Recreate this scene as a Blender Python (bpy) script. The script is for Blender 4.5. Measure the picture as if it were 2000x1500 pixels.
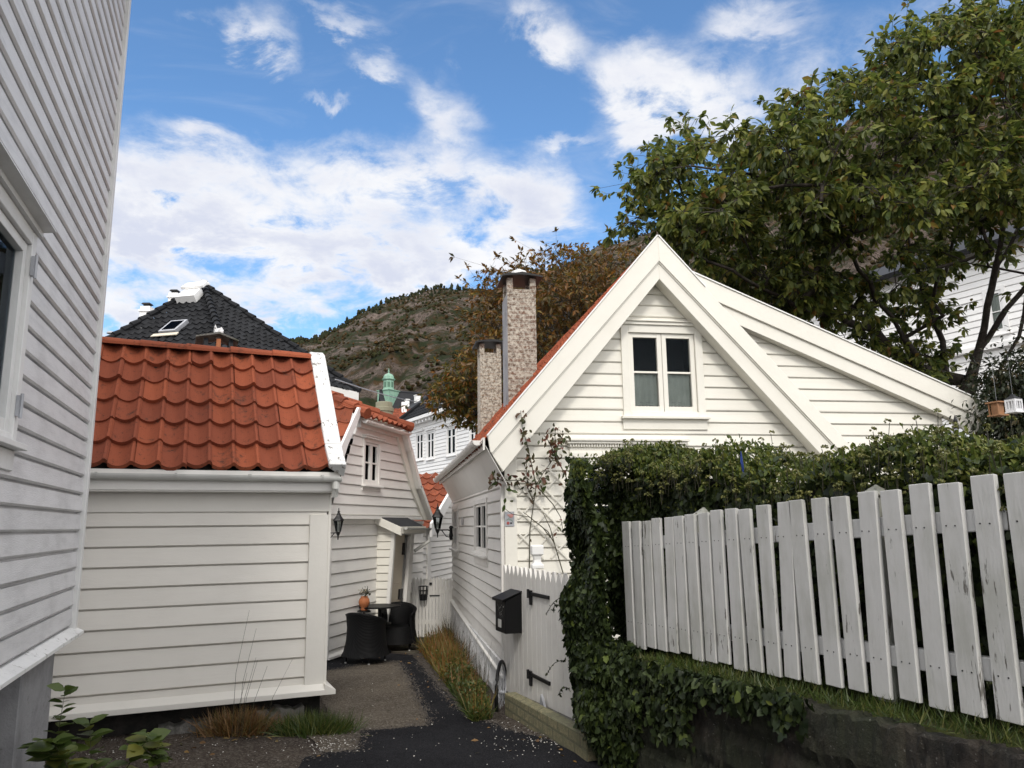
import bpy, bmesh, math, random
import numpy as np
from mathutils import Vector, Matrix
for o in list(bpy.data.objects): bpy.data.objects.remove(o)
S = bpy.context.scene
COL = S.collection
PI = math.pi
R = math.radians
random.seed(7); rng = np.random.default_rng(7)

# ------------------------------------------------------------------ camera
EYE = Vector((0, 0, 1.65)); TH = R(10.39); RO = .012; FL = 1500.0
FW = Vector((0, math.cos(TH), math.sin(TH))); R0 = Vector((1, 0, 0)); U0 = Vector((0, -math.sin(TH), math.cos(TH)))
CR = R0*math.cos(RO) - U0*math.sin(RO); CU = R0*math.sin(RO) + U0*math.cos(RO)
cam = bpy.data.objects.new('camera', bpy.data.cameras.new('camera')); COL.objects.link(cam); S.camera = cam
cam.matrix_world = Matrix(((CR.x, CU.x, -FW.x, 0), (CR.y, CU.y, -FW.y, 0), (CR.z, CU.z, -FW.z, EYE.z), (0, 0, 0, 1)))
cam.data.sensor_width = 36; cam.data.lens = 36*FL/2000; cam.data.clip_start = .05; cam.data.clip_end = 6000
def ray(px, py): return FW + CR*((px-1000)/FL) + CU*((750-py)/FL)
def at(px, py, Y): d = ray(px, py); return EYE + d*(Y/d.y)
def atz(px, py, z): d = ray(px, py); return EYE + d*((z-EYE.z)/d.z)
def hdir(px): # horizontal direction seen on the horizon at px
    d = ray(px, 1031); d.z = 0; return d.normalized()

# ------------------------------------------------------------------ light
SUN = Vector((.05, -.74, .72)).normalized()
el = math.asin(SUN.z); az = math.atan2(SUN.x, SUN.y)
sun = bpy.data.objects.new('sun', bpy.data.lights.new('sun', 'SUN')); COL.objects.link(sun)
sun.data.energy = 1.25; sun.data.angle = R(12); sun.data.color = (1, .95, .87)
sun.rotation_euler = (-SUN).to_track_quat('-Z', 'Y').to_euler(); sun.location = (5, -5, 20)
S.view_settings.view_transform = 'Standard'; S.view_settings.look = 'None'
S.view_settings.exposure = 0.6; S.view_settings.gamma = 1.0
S.cycles.max_bounces = 6; S.cycles.use_denoising = True; S.cycles.transparent_max_bounces = 6

class NT:
    def __init__(s, tree): s.t = tree; s.N = tree.nodes; s.L = tree.links
    def n(s, typ, ins=None, **kw):
        nd = s.N.new('ShaderNode'+typ)
        for k, v in kw.items(): setattr(nd, k, v)
        for k, v in (ins or {}).items():
            if isinstance(v, (bpy.types.NodeSocket,)): s.L.new(v, nd.inputs[k])
            else: nd.inputs[k].default_value = v
        return nd
    def m(s, op, a, b=0.0, c=None, clamp=False):
        i = {0: a, 1: b}
        if c is not None: i[2] = c
        return s.n('Math', i, operation=op, use_clamp=clamp).outputs[0]
    def mix(s, f, a, b, blend='MIX'):
        nd = s.n('Mix', None, data_type='RGBA', blend_type=blend)
        for k, v in ((0, f), (6, a), (7, b)):
            if isinstance(v, bpy.types.NodeSocket): s.L.new(v, nd.inputs[k])
            else: nd.inputs[k].default_value = v if k == 0 else (tuple(v)+(1,) if len(v) == 3 else v)
        return nd.outputs[2]
    def noise(s, vec, scale, detail=4, rough=.55, dist=0):
        return s.n('TexNoise', {'Vector': vec, 'Scale': scale, 'Detail': detail, 'Roughness': rough, 'Distortion': dist}).outputs[0]
    def map(s, vec, sc=(1, 1, 1), rot=(0, 0, 0)): return s.n('Mapping', {'Vector': vec, 'Scale': sc, 'Rotation': rot}).outputs[0]
    def ramp(s, f, a, b): # smooth 0..1 between a and b
        return s.n('MapRange', {'Value': f, 'From Min': a, 'From Max': b}, interpolation_type='SMOOTHSTEP').outputs[0]

# ------------------------------------------------------------------ world: sky and clouds
W = bpy.data.worlds.new('World'); S.world = W; W.use_nodes = True
w = NT(W.node_tree); w.N.clear()
sky = w.n('TexSky', sky_type='NISHITA', sun_disc=False, sun_elevation=el, sun_rotation=az, altitude=50, air_density=1.0, dust_density=.6, ozone_density=1.6)
tc = w.n('TexCoord').outputs['Generated']
sp = w.n('SeparateXYZ', {0: tc})
X, Y, Z = sp.outputs
AZ = w.m('ARCTAN2', X, Y); EL = w.m('ARCSINE', Z)
cz = w.m('ADD', w.m('MAXIMUM', Z, 0.0), .22)
pv = w.n('CombineXYZ', {0: w.m('DIVIDE', X, cz), 1: w.m('DIVIDE', Y, cz), 2: 0.0}).outputs[0]
n1 = w.noise(pv, 1.9, 8, .58, .25); n2 = w.noise(pv, 5.5, 7, .62, .5)
wv = w.n('CombineXYZ', {0: w.m('ADD', AZ, w.m('MULTIPLY', w.m('SUBTRACT', n1, .5), .22)), 1: w.m('ADD', EL, w.m('MULTIPLY', w.m('SUBTRACT', n2, .5), .16)), 2: 0.0})
ws = w.n('SeparateXYZ', {0: wv.outputs[0]}); A2, E2 = ws.outputs[0], ws.outputs[1]
BL = [(520,440,330,80,.84),(330,420,150,70,.6),(700,330,260,45,.55),(900,350,200,50,.55),(1060,400,120,65,.8),(900,500,230,60,.78),(560,520,250,60,.48),(330,590,190,45,.45),(560,610,140,35,.5),(240,620,140,40,.5),(400,290,110,40,.35),(880,255,90,40,.4),
      (1045,62,80,48,.95),(1190,120,80,50,.62),(1240,190,90,50,.6),(1330,165,120,60,.55),(1400,235,150,60,.72),(1250,265,80,50,.42),(1400,40,80,36,.5),(1500,45,90,30,.45),(1560,100,100,50,.3),(1820,40,160,60,.5),
      (745,112,62,24,.55),(520,75,70,40,.42),(655,188,34,24,.5),(1100,272,55,20,.5),(640,20,180,24,.5),(470,60,60,30,.5),(380,40,60,20,.35),(600,180,30,14,.35),(900,110,40,24,.35),(830,170,50,30,.4),(850,215,70,40,.35),(415,268,50,22,.5),(245,330,50,25,.4),(2100,300,300,120,.7),(-300,300,400,160,.7)]
tot = None
for bx, by, rx, ry, amp in BL:
    d = ray(bx, by).normalized(); a0 = math.atan2(d.x, d.y); e0 = math.asin(d.z)
    u = w.m('DIVIDE', w.m('SUBTRACT', A2, a0), rx/FL*.9); v = w.m('DIVIDE', w.m('SUBTRACT', E2, e0), ry/FL)
    g = w.m('MULTIPLY', w.m('EXPONENT', w.m('MULTIPLY', w.m('ADD', w.m('MULTIPLY', u, u), w.m('MULTIPLY', v, v)), -.8)), amp)
    tot = g if tot is None else w.m('ADD', tot, g)
n3 = w.noise(w.map(pv, (1, 1, 1)), 11, 6, .65, .2)
tex = w.m('ADD', w.m('MULTIPLY', n2, .75), w.m('MULTIPLY', n3, .45))
dens = w.m('MULTIPLY', tot, w.m('ADD', w.m('MULTIPLY', w.m('SUBTRACT', tex, .6), 3.4), .9))
alpha = w.ramp(dens, .16, .95)
wisp = w.m('MULTIPLY', w.ramp(w.noise(w.map(pv, (1.0, 2.6, 1), (0, 0, .6)), 2.2, 8, .6, .8), .5, .85), .34)
alpha = w.m('MAXIMUM', alpha, wisp)
# unseen bright cloud added overhead, beside and behind the camera as fill light
fill_mask = w.m('MAXIMUM', w.ramp(Z, .70, .84), w.ramp(w.m('COSINE', AZ), .66, .42))
shade = w.ramp(w.m('ADD', w.m('MULTIPLY', w.m('SUBTRACT', dens, .6), .35), w.noise(w.map(pv, (1, 1, 1)), 3.2, 6, .6, .3)), .38, .9)
ccol = w.mix(shade, (4.4, 4.4, 4.45), (3.15, 3.3, 3.85))
skc = w.mix(1.0, sky.outputs[0], (.60, .80, .93), 'MULTIPLY')
fill_cloud = w.mix(w.ramp(n1, .35, .7), (6.5, 6.5, 6.7), (10.0, 9.9, 9.8))
col = w.mix(fill_mask, w.mix(w.m('MULTIPLY', alpha, .97), skc, ccol), fill_cloud)
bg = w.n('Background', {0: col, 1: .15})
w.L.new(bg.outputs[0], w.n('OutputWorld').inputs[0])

# ------------------------------------------------------------------ materials
def newmat(name):
    m = bpy.data.materials.new(name); m.use_nodes = True; t = NT(m.node_tree); t.N.clear()
    t.b = t.n('BsdfPrincipled'); t.out = t.n('OutputMaterial'); t.L.new(t.b.outputs[0], t.out.inputs[0])
    t.oc = t.n('TexCoord').outputs['Object']
    return m, t
def fin(t, col=None, rough=None, bump=None, bs=.3, bd=.01, **kw):
    for k, v in (('Base Color', col), ('Roughness', rough)):
        if v is None: continue
        if isinstance(v, bpy.types.NodeSocket): t.L.new(v, t.b.inputs[k])
        else: t.b.inputs[k].default_value = v if not isinstance(v, tuple) else v[:3]+(1,)
    if bump is not None:
        t.L.new(t.n('Bump', {'Strength': bs, 'Distance': bd, 'Height': bump}).outputs[0], t.b.inputs['Normal'])
    for k, v in kw.items(): t.b.inputs[k.replace('_', ' ')].default_value = v
def paint(name, c, dirt=(.35, .33, .28), amt=.25, streak=(1.5, 1.5, 22), peel=0, wood=(.12, .10, .08), rough=.5, pst=(30, 30, 3), psc=1.0, bs=.35):
    m, t = newmat(name)
    a = t.noise(t.map(t.oc, streak), 1.6, 6, .65); b = t.noise(t.oc, 2.3, 5, .6)
    f = t.m('MULTIPLY', t.ramp(t.m('MULTIPLY', t.m('ADD', a, b), .5), .42, .68), amt)
    isl = t.n('NewGeometry').outputs['Random Per Island']
    base = t.mix(isl, c, tuple(x*.93 for x in c))
    col = t.mix(f, base, dirt)
    gr = t.noise(t.map(t.oc, tuple(x*2.2 for x in streak)), 6, 4, .6)
    h = gr
    if peel:
        p = t.noise(t.map(t.oc, pst), psc, 7, .68, .3); q = t.noise(t.oc, 3.0, 3, .5)
        pf = t.ramp(t.m('ADD', p, t.m('MULTIPLY', t.m('SUBTRACT', q, .5), .55)), .70-peel*.12, .74-peel*.10)
        col = t.mix(t.m('MULTIPLY', pf, .85), col, wood); h = t.m('SUBTRACT', gr, pf)
    fin(t, col, rough, h, bs, .004, Specular_IOR_Level=.35)
    return m
def plain(name, c, rough=.5, metal=0, nz=.15, sc=8, bs=.15):
    m, t = newmat(name); n = t.noise(t.oc, sc, 5, .6)
    fin(t, t.mix(t.ramp(n, .3, .75), c, tuple(x*(1-nz) for x in c)), rough, n, bs, .004, Metallic=metal); return m
M = {}
M['cream'] = paint('cream_paint', (.80, .775, .70), (.52, .50, .42), .16)
M['cream_trim'] = paint('cream_trim_paint', (.82, .795, .72), (.55, .52, .44), .16, streak=(2, 2, 2))
M['white'] = paint('white_paint', (.83, .81, .77), (.45, .43, .40), .18)
M['white_trim'] = paint('white_trim_paint', (.84, .82, .78), (.45, .44, .40), .16, streak=(2, 2, 2))
M['bright'] = paint('bright_white_paint', (.88, .875, .86), (.66, .64, .61), .08)
M['beige'] = paint('beige_paint', (.76, .73, .67), (.56, .53, .48), .22)
M['beige_trim'] = paint('beige_trim_paint', (.74, .715, .66), (.55, .52, .47), .18, streak=(2, 2, 2))
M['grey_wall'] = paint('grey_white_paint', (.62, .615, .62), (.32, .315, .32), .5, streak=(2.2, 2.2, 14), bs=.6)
M['grey_trim'] = paint('grey_trim_paint', (.70, .70, .69), (.33, .33, .32), .3, streak=(3, 3, 2))
M['peeling'] = paint('peeling_white_paint', (.72, .72, .71), (.42, .42, .41), .35, streak=(4, 4, 2), peel=.9, pst=(14, 14, 4), psc=1.6)
M['picket'] = paint('weathered_picket_paint', (.66, .655, .635), (.36, .365, .31), .62, streak=(9, 9, 1.6), peel=.36, wood=(.09, .08, .065), pst=(34, 34, 5), psc=1.1)
M['post'] = paint('mossy_post_paint', (.55, .55, .50), (.30, .32, .20), .7, streak=(9, 9, 2), peel=.9, pst=(30, 30, 6))
M['gate'] = paint('gate_paint', (.76, .74, .70), (.50, .48, .44), .4, streak=(14, 14, .8))
M['black_metal'] = plain('black_iron', (.012, .012, .013), .45, .3)
M['mailbox'] = plain('black_powder_coat', (.006, .006, .0065), .5, 0, .2, 20); M['mailbox'].node_tree.nodes['Principled BSDF'].inputs['Specular IOR Level'].default_value = .2
M['dark'] = plain('dark_interior', (.012, .012, .013), .8)
M['wicker'] = None
M['zinc'] = plain('pale_painted_gutter', (.60, .60, .57), .4, 0, .18, 3)
M['flash'] = plain('grey_flashing', (.42, .43, .46), .5, .2, .3, 6)
M['terracotta'] = plain('terracotta', (.42, .14, .05), .7, 0, .3, 10)
M['wood'] = plain('raw_wood', (.34, .17, .08), .7, 0, .35, 12)
M['slate'] = plain('dark_slate', (.016, .017, .021), .8, 0, .4, 3, .4)
M['curtain'] = plain('linen_curtain', (.88, .87, .78), .9, 0, .2, 6, .3)
M['lace'] = plain('lace', (.62, .61, .56), .9)
M['ochre_shadewall'] = paint('ochre_paint_and_wall_shade', (.62, .55, .44), (.4, .36, .3), .2)  # ochre paint; the white building's end wall has its shade in this colour
def m_glass():
    m, t = newmat('window_glass'); n = t.noise(t.oc, 1.3, 2, .5)
    g = t.n('BsdfGlossy', {'Color': (.07, .08, .09, 1), 'Roughness': .03})
    t.L.new(t.n('Bump', {'Strength': .12, 'Distance': .02, 'Height': n}).outputs[0], g.inputs['Normal'])
    tr = t.n('BsdfTransparent', {'Color': (.85, .88, .88, 1)})
    fr = t.n('Fresnel', {'IOR': 1.5})
    mx = t.n('MixShader', {0: t.m('ADD', fr.outputs[0], .01), 1: tr.outputs[0], 2: g.outputs[0]})
    t.L.new(mx.outputs[0], t.out.inputs[0]); return m
M['glass'] = m_glass(); M['glass_sky'] = m_glass(); M['glass_sky'].name = 'reflecting_window_glass'; [n for n in M['glass_sky'].node_tree.nodes if n.type == 'BSDF_GLOSSY'][0].inputs['Color'].default_value = (.30, .34, .38, 1)
def m_tile(name, c1, c2, stain, sr=.8, rough=.75, spec=.3):
    m, t = newmat(name); isl = t.n('NewGeometry').outputs['Random Per Island']
    n = t.noise(t.oc, 2.2, 5, .6); n2 = t.noise(t.oc, 17, 5, .7); n3 = t.noise(t.oc, 60, 3, .7)
    base = t.mix(isl, c1, c2)
    col = t.mix(t.m('MULTIPLY', t.ramp(t.m('ADD', t.m('MULTIPLY', n, .5), t.m('MULTIPLY', n2, .5)), .52, .66), sr), base, stain)
    col = t.mix(t.m('MULTIPLY', t.ramp(t.m('ADD', t.m('MULTIPLY', n3, .6), t.m('MULTIPLY', n2, .4)), .56, .62), .55), col, (.02, .018, .015))
    fin(t, col, rough, n3, .35, .006, Specular_IOR_Level=spec); return m
M['tile_red'] = m_tile('red_clay_tile', (.30, .082, .040), (.205, .058, .033), (.06, .035, .026), .85, .9, .1)
M['tile_red2'] = m_tile('old_red_clay_tile', (.30, .088, .046), (.18, .055, .032), (.07, .038, .03), .85, .9, .1)
M['tile_black'] = m_tile('black_glazed_tile', (.010, .0105, .012), (.020, .021, .024), (.035, .035, .035), .5, .7, .12)
def m_brick(name, a, b, mortar, scale=1.0, wash=None, wf=.5, bump=.6):
    m, t = newmat(name)
    sep = t.n('SeparateXYZ', {0: t.oc}); u = t.m('ADD', sep.outputs[0], sep.outputs[1])
    v = t.n('CombineXYZ', {0: u, 1: sep.outputs[2], 2: 0.0}).outputs[0]
    br = t.n('TexBrick', {'Vector': v, 'Color1': a+(1,), 'Color2': b+(1,), 'Mortar': mortar+(1,), 'Scale': scale, 'Mortar Size': .008, 'Brick Width': .17, 'Row Height': .065, 'Bias': -.2})
    col = br.outputs[0]; n = t.noise(t.oc, 22, 8, .8); 
    if wash: col = t.mix(t.ramp(n, wf-.10, wf+.10), wash, col)
    n2 = t.noise(t.oc, 40, 4, .7); col = t.mix(t.m('MULTIPLY', t.ramp(n2, .58, .72), .6), col, (.05, .04, .03))
    h = t.m('ADD', t.m('MULTIPLY', br.outputs[1], -.7), t.m('MULTIPLY', n, .8))
    fin(t, col, .9, h, bump, .012); return m
M['chimney_brick'] = m_brick('whitewashed_brick', (.17, .095, .065), (.10, .065, .045), (.26, .235, .20), 1.0, (.56, .52, .44), .49)
M['chimney_brick2'] = m_brick('grey_washed_brick', (.22, .15, .10), (.15, .115, .085), (.13, .115, .095), 1.0, (.56, .53, .45), .50)
M['yellow_brick'] = m_brick('yellow_lime_brick', (.27, .23, .13), (.20, .17, .10), (.10, .09, .06), .8, (.14, .14, .08), .52, 1.0)
def m_rough(name, cols, scs, bump=.6, rough=.9, bsc=30, spec=.3):
    m, t = newmat(name); c = cols[0]
    for k, (cc, (sc, lo, hi)) in enumerate(zip(cols[1:], scs)):
        n = t.noise(t.map(t.oc, (1, 1, 1), (k*.7, k, 0)), sc, 7, .68, .2); c = t.mix(t.ramp(n, lo, hi), c, cc)
    fin(t, c, rough, t.noise(t.oc, bsc, 7, .7), bump, .02, Specular_IOR_Level=spec); return m
M['stucco'] = m_rough('rough_white_stucco', [(.78, .78, .78), (.66, .66, .66), (.10, .09, .08)], [(4, .45, .6), (14, .60, .66)], .9)
M['concrete'] = m_rough('grey_concrete', [(.30, .30, .31), (.22, .22, .23), (.12, .12, .11)], [(3, .4, .65), (9, .58, .72)], .5, .85, 25)
M['stone'] = m_rough('rough_stone', [(.13, .125, .115), (.2, .19, .17), (.05, .055, .03)], [(5, .5, .6), (7, .5, .7)], .9)
M['darkwood_shade'] = m_rough('dark_boards_and_shade', [(.03, .027, .024), (.015, .014, .013)], [(6, .4, .6)], .4)  # dark boards; also colours the painted shade in the foundation recess
def m_gravel(name, base, alt, st, fine=120, amt=.5, bump=.8, moss=None):
    m, t = newmat(name)
    n = t.noise(t.oc, 1.1, 6, .65); c = t.mix(t.ramp(n, .35, .65), base, alt); c = t.mix(t.m('MULTIPLY', t.ramp(t.noise(t.oc, .8, 7, .7, .4), .5, .68), .45), c, tuple(x*1.9+.01 for x in base))
    v = t.n('TexVoronoi', {'Vector': t.oc, 'Scale': fine}); rn = v.outputs['Color']
    sepc = t.n('SeparateColor', {0: rn}).outputs[0]
    c = t.mix(t.m('MULTIPLY', t.ramp(sepc, .45, .95), amt), c, st)
    c = t.mix(t.m('MULTIPLY', t.ramp(t.n('SeparateColor', {0: rn}).outputs[1], .6, 1.0), .5), c, tuple(x*.3 for x in base))
    if moss: c = t.mix(t.m('MULTIPLY', t.ramp(t.noise(t.oc, 2.6, 6, .7), .52, .66), .8), c, moss)
    fin(t, c, .92, t.m('ADD', v.outputs[0], t.noise(t.oc, 9, 5, .6)), bump, .012, Specular_IOR_Level=.08); return m
M['ground'] = m_gravel('gravelly_worn_ground', (.040, .031, .026), (.062, .049, .039), (.16, .145, .125), 75, .5, .9)
M['old_asphalt'] = m_gravel('worn_old_asphalt', (.072, .060, .047), (.105, .088, .068), (.24, .21, .175), 85, .55, .9)
M['paving'] = m_gravel('mossy_paving', (.085, .073, .055), (.06, .055, .04), (.16, .145, .12), 30, .4, .8, (.05, .06, .025))
M['asphalt'] = m_gravel('fresh_dark_asphalt', (.0085, .0085, .010), (.014, .014, .016), (.05, .05, .055), 160, .3, .5)
M['crumb'] = plain('brown_grit', (.085, .072, .06), .9, 0, .5, 40)
M['pebble'] = plain('pale_pebble', (.55, .53, .49), .8)
def m_retain():
    m, t = newmat('stained_board_marked_concrete')
    s = t.map(t.oc, (6, 6, .7)); a = t.noise(s, 2.2, 7, .7); b = t.noise(t.oc, 5, 7, .7); g = t.noise(t.oc, 1.6, 4, .5)
    c = t.mix(t.ramp(b, .35, .65), (.048, .036, .027), (.012, .011, .009))
    c = t.mix(t.m('MULTIPLY', t.ramp(a, .5, .72), .6), c, (.14, .125, .10))
    c = t.mix(t.m('MULTIPLY', t.ramp(g, .42, .62), .7), c, (.022, .030, .010))
    fl = t.noise(t.oc, 45, 3, .6); c = t.mix(t.m('MULTIPLY', t.ramp(fl, .66, .72), .6), c, (.30, .29, .26))
    fin(t, c, .9, t.m('ADD', t.m('MULTIPLY', t.noise(t.oc, 28, 6, .75), .8), t.m('ADD', b, a)), 1.0, .03); return m
M['retain'] = m_retain()
def m_leaf(name, cols, trans=.3, rough=.45, spec=.4):
    m, t = newmat(name); isl = t.n('NewGeometry').outputs['Random Per Island']
    cr = t.n('ValToRGB', {0: isl}); r = cr.color_ramp
    r.elements[0].position = cols[0][0]; r.elements[0].color = cols[0][1]+(1,)
    r.elements[1].position = cols[-1][0]; r.elements[1].color = cols[-1][1]+(1,)
    for p, c in cols[1:-1]: e = r.elements.new(p); e.color = c+(1,)
    pn = t.noise(t.oc, 1.4, 3, .5)
    c = t.mix(1.0, cr.outputs[0], t.n('CombineColor', {0: t.m('ADD', .62, t.m('MULTIPLY', pn, .8)), 1: t.m('ADD', .66, t.m('MULTIPLY', pn, .7)), 2: .9}).outputs[0], 'MULTIPLY')
    fin(t, c, rough, Specular_IOR_Level=spec)
    tl = t.n('BsdfTranslucent', {0: c}); mx = t.n('MixShader', {0: trans, 1: t.b.outputs[0], 2: tl.outputs[0]})
    t.L.new(mx.outputs[0], t.out.inputs[0]); return m
M['cherry'] = m_leaf('cherry_leaf', [(0, (.034, .056, .015)), (.35, (.085, .115, .028)), (.7, (.155, .18, .045)), (.94, (.24, .25, .06)), (1, (.19, .08, .025))], .48)
M['autumn'] = m_leaf('autumn_leaf', [(0, (.05, .055, .018)), (.3, (.12, .065, .018)), (.6, (.20, .085, .02)), (.85, (.10, .085, .02)), (1, (.28, .16, .03))], .35)
M['maple'] = m_leaf('yellowing_leaf', [(0, (.045, .06, .02)), (.35, (.10, .09, .02)), (.7, (.20, .12, .02)), (1, (.24, .08, .02))], .35)
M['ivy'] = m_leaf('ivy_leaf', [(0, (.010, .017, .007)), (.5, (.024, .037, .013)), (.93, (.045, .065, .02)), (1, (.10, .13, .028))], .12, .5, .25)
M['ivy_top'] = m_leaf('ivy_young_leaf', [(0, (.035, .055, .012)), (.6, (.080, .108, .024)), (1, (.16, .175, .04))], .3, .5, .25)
M['umbel'] = m_leaf('ivy_flower', [(0, (.09, .105, .03)), (1, (.17, .165, .055))], .1)
M['shrub'] = m_leaf('shrub_leaf', [(0, (.010, .015, .006)), (.8, (.02, .03, .01)), (1, (.07, .045, .015))], .2)
M['sapling'] = m_leaf('sapling_leaf', [(0, (.05, .085, .02)), (.7, (.10, .14, .03)), (1, (.20, .19, .04))], .4)
M['rose'] = m_leaf('rose_leaf', [(0, (.04, .06, .02)), (.5, (.07, .05, .025)), (1, (.13, .03, .025))], .25)
M['grass'] = m_leaf('grass_blade', [(0, (.03, .055, .012)), (.6, (.06, .09, .02)), (1, (.13, .13, .04))], .3)
M['weeds'] = m_leaf('autumn_weeds', [(0, (.09, .10, .025)), (.35, (.17, .15, .04)), (.7, (.26, .13, .045)), (1, (.20, .07, .03))], .3)
M['dry'] = m_leaf('dry_grass', [(0, (.16, .08, .035)), (.6, (.22, .13, .06)), (1, (.10, .10, .03))], .3)
M['litter'] = m_leaf('fallen_leaf', [(0, (.10, .05, .02)), (.5, (.20, .11, .03)), (1, (.08, .08, .02))], .1)
M['bark'] = m_rough('cherry_bark', [(.055, .045, .038), (.03, .025, .02), (.07, .075, .05)], [(12, .4, .6), (4, .55, .7)], .8)
M['stem'] = plain('thin_stem', (.05, .045, .025), .7)
M['moss'] = m_rough('mossy_soil', [(.035, .042, .012), (.06, .07, .015), (.03, .022, .014)], [(6, .4, .6), (4, .5, .7)], 1.0)
M['copper'] = m_rough('green_copper', [(.22, .38, .28), (.17, .30, .23), (.32, .45, .36)], [(1, .4, .6), (2, .5, .7)], .2, .6, 3)

# ------------------------------------------------------------------ mesh helpers
def link(name, me, mat, parent=None, loc=None):
    o = bpy.data.objects.new(name, me); COL.objects.link(o)
    if mat is not None:
        for k in (mat if isinstance(mat, (list, tuple)) else [mat]): me.materials.append(M[k])
    if parent is not None: o.parent = parent
    if loc is not None: o.location = loc
    return o
def tag(o, label=None, cat=None, group=None, kind=None):
    for k, v in (('label', label), ('category', cat), ('group', group), ('kind', kind)):
        if v: o[k] = v
    return o
def empty(name, loc, rz=0, **kw):
    o = bpy.data.objects.new(name, None); COL.objects.link(o); o.location = loc; o.rotation_euler = (0, 0, rz); o.empty_display_size = .1
    tag(o, **kw); return o
class MB:
    def __init__(s): s.v = []; s.f = []; s.mi = []
    def add(s, vs, fs, mi=0):
        b = len(s.v); s.v += [tuple(p) for p in vs]; s.f += [tuple(b+i for i in f) for f in fs]; s.mi += [mi]*len(fs); return s
    def box(s, x0, x1, y0, y1, z0, z1, T=None, mi=0):
        if x0 > x1: x0, x1 = x1, x0
        if y0 > y1: y0, y1 = y1, y0
        if z0 > z1: z0, z1 = z1, z0
        vs = [Vector(p) for p in ((x0,y0,z0),(x1,y0,z0),(x1,y1,z0),(x0,y1,z0),(x0,y0,z1),(x1,y0,z1),(x1,y1,z1),(x0,y1,z1))]
        if T is not None: vs = [T @ p if isinstance(T, Matrix) else T(p) for p in vs]
        return s.add(vs, [(0,3,2,1),(4,5,6,7),(0,1,5,4),(1,2,6,5),(2,3,7,6),(3,0,4,7)], mi)
    def prism(s, poly, fn, d0, d1, mi=0): # poly of (u,w); fn(u,w,d)->xyz
        n = len(poly); vs = [fn(u, q, d0) for u, q in poly]+[fn(u, q, d1) for u, q in poly]
        return s.add(vs, [tuple(range(n)), tuple(range(2*n-1, n-1, -1))]+[(i, i+n, (i+1) % n+n, (i+1) % n) for i in range(n)], mi)
    def tube(s, pts, r, n=6, mi=0, cap=True):
        pts = [Vector(p) for p in pts]; rr = r if isinstance(r, (list, tuple)) else [r]*len(pts); b = len(s.v)
        for i, p in enumerate(pts):
            d = (pts[min(i+1, len(pts)-1)]-pts[max(i-1, 0)]).normalized()
            a = d.cross(Vector((0, 0, 1)) if abs(d.z) < .9 else Vector((1, 0, 0))).normalized(); c = d.cross(a)
            s.v += [tuple(p+(a*math.cos(2*PI*k/n)+c*math.sin(2*PI*k/n))*rr[i]) for k in range(n)]
        fs = [(b+i*n+k, b+i*n+(k+1) % n, b+(i+1)*n+(k+1) % n, b+(i+1)*n+k) for i in range(len(pts)-1) for k in range(n)]
        if cap: fs += [tuple(b+k for k in range(n-1, -1, -1)), tuple(b+(len(pts)-1)*n+k for k in range(n))]
        s.f += fs; s.mi += [mi]*len(fs); return s
    def lathe(s, prof, n=16, c=(0, 0, 0), mi=0, sq=False, ph=0):
        b = len(s.v)
        for r, z in prof:
            s.v += [(c[0]+r*math.cos(2*PI*k/n+ph), c[1]+r*math.sin(2*PI*k/n+ph), c[2]+z) for k in range(n)]
        fs = [(b+i*n+k, b+i*n+(k+1) % n, b+(i+1)*n+(k+1) % n, b+(i+1)*n+k) for i in range(len(prof)-1) for k in range(n)]
        fs += [tuple(b+k for k in range(n-1, -1, -1)), tuple(b+(len(prof)-1)*n+k for k in range(n))]
        s.f += fs; s.mi += [mi]*len(fs); return s
    def build(s, name, mat, parent=None, smooth=False, bevel=0, loc=None, wob=0):
        me = bpy.data.meshes.new(name); vs = s.v
        if wob: vs = [(x+random.gauss(0, wob), y+random.gauss(0, wob), z+random.gauss(0, wob)) for x, y, z in vs]
        me.from_pydata(vs, [], s.f); me.update()
        if any(s.mi): me.polygons.foreach_set('material_index', s.mi)
        if smooth: me.polygons.foreach_set('use_smooth', [True]*len(me.polygons))
        bm = bmesh.new(); bm.from_mesh(me); bmesh.ops.recalc_face_normals(bm, faces=bm.faces)
        if bevel: 
            es = [e for e in bm.edges if len(e.link_faces) == 2 and e.calc_face_angle(0) > .6]
            bmesh.ops.bevel(bm, geom=es, offset=bevel, segments=1, affect='EDGES')
        bm.to_mesh(me); bm.free()
        return link(name, me, mat, parent, loc)
class Fr:
    """a local frame standing on the ground: x along a wall, y into it, z up"""
    def __init__(s, o, ex):
        s.o = Vector(o); s.ex = Vector((ex.x, ex.y, 0)).normalized(); s.ey = Vector((-s.ex.y, s.ex.x, 0)); s.rz = math.atan2(s.ex.y, s.ex.x)
    def W(s, x, y, z): return s.o + s.ex*x + s.ey*y + Vector((0, 0, z))
    def L(s, p): d = Vector(p)-s.o; return (d.dot(s.ex), d.dot(s.ey), d.z)
    def h(s, px, py, y=0.0): # point of the plane y=const seen at (px,py), as local (x, z)
        d = ray(px, py); t = (y-(EYE-s.o).dot(s.ey))/d.dot(s.ey); p = s.L(EYE+d*t); return (p[0], p[2])
    def hx(s, px, py, x=0.0):
        d = ray(px, py); t = (x-(EYE-s.o).dot(s.ex))/d.dot(s.ex); p = s.L(EYE+d*t); return (p[1], p[2])
FRONT = lambda u, z, o: (u, -o, z)       # wall in the local plane y=0, facing -y
def ivals(poly, z):
    xs = []
    n = len(poly)
    for i in range(n):
        (a, b), (c, d) = poly[i], poly[(i+1) % n]
        if (b <= z < d) or (d <= z < b): xs.append(a+(c-a)*(z-b)/(d-b))
    xs.sort(); return [(xs[i], xs[i+1]) for i in range(0, len(xs)-1, 2)]
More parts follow.
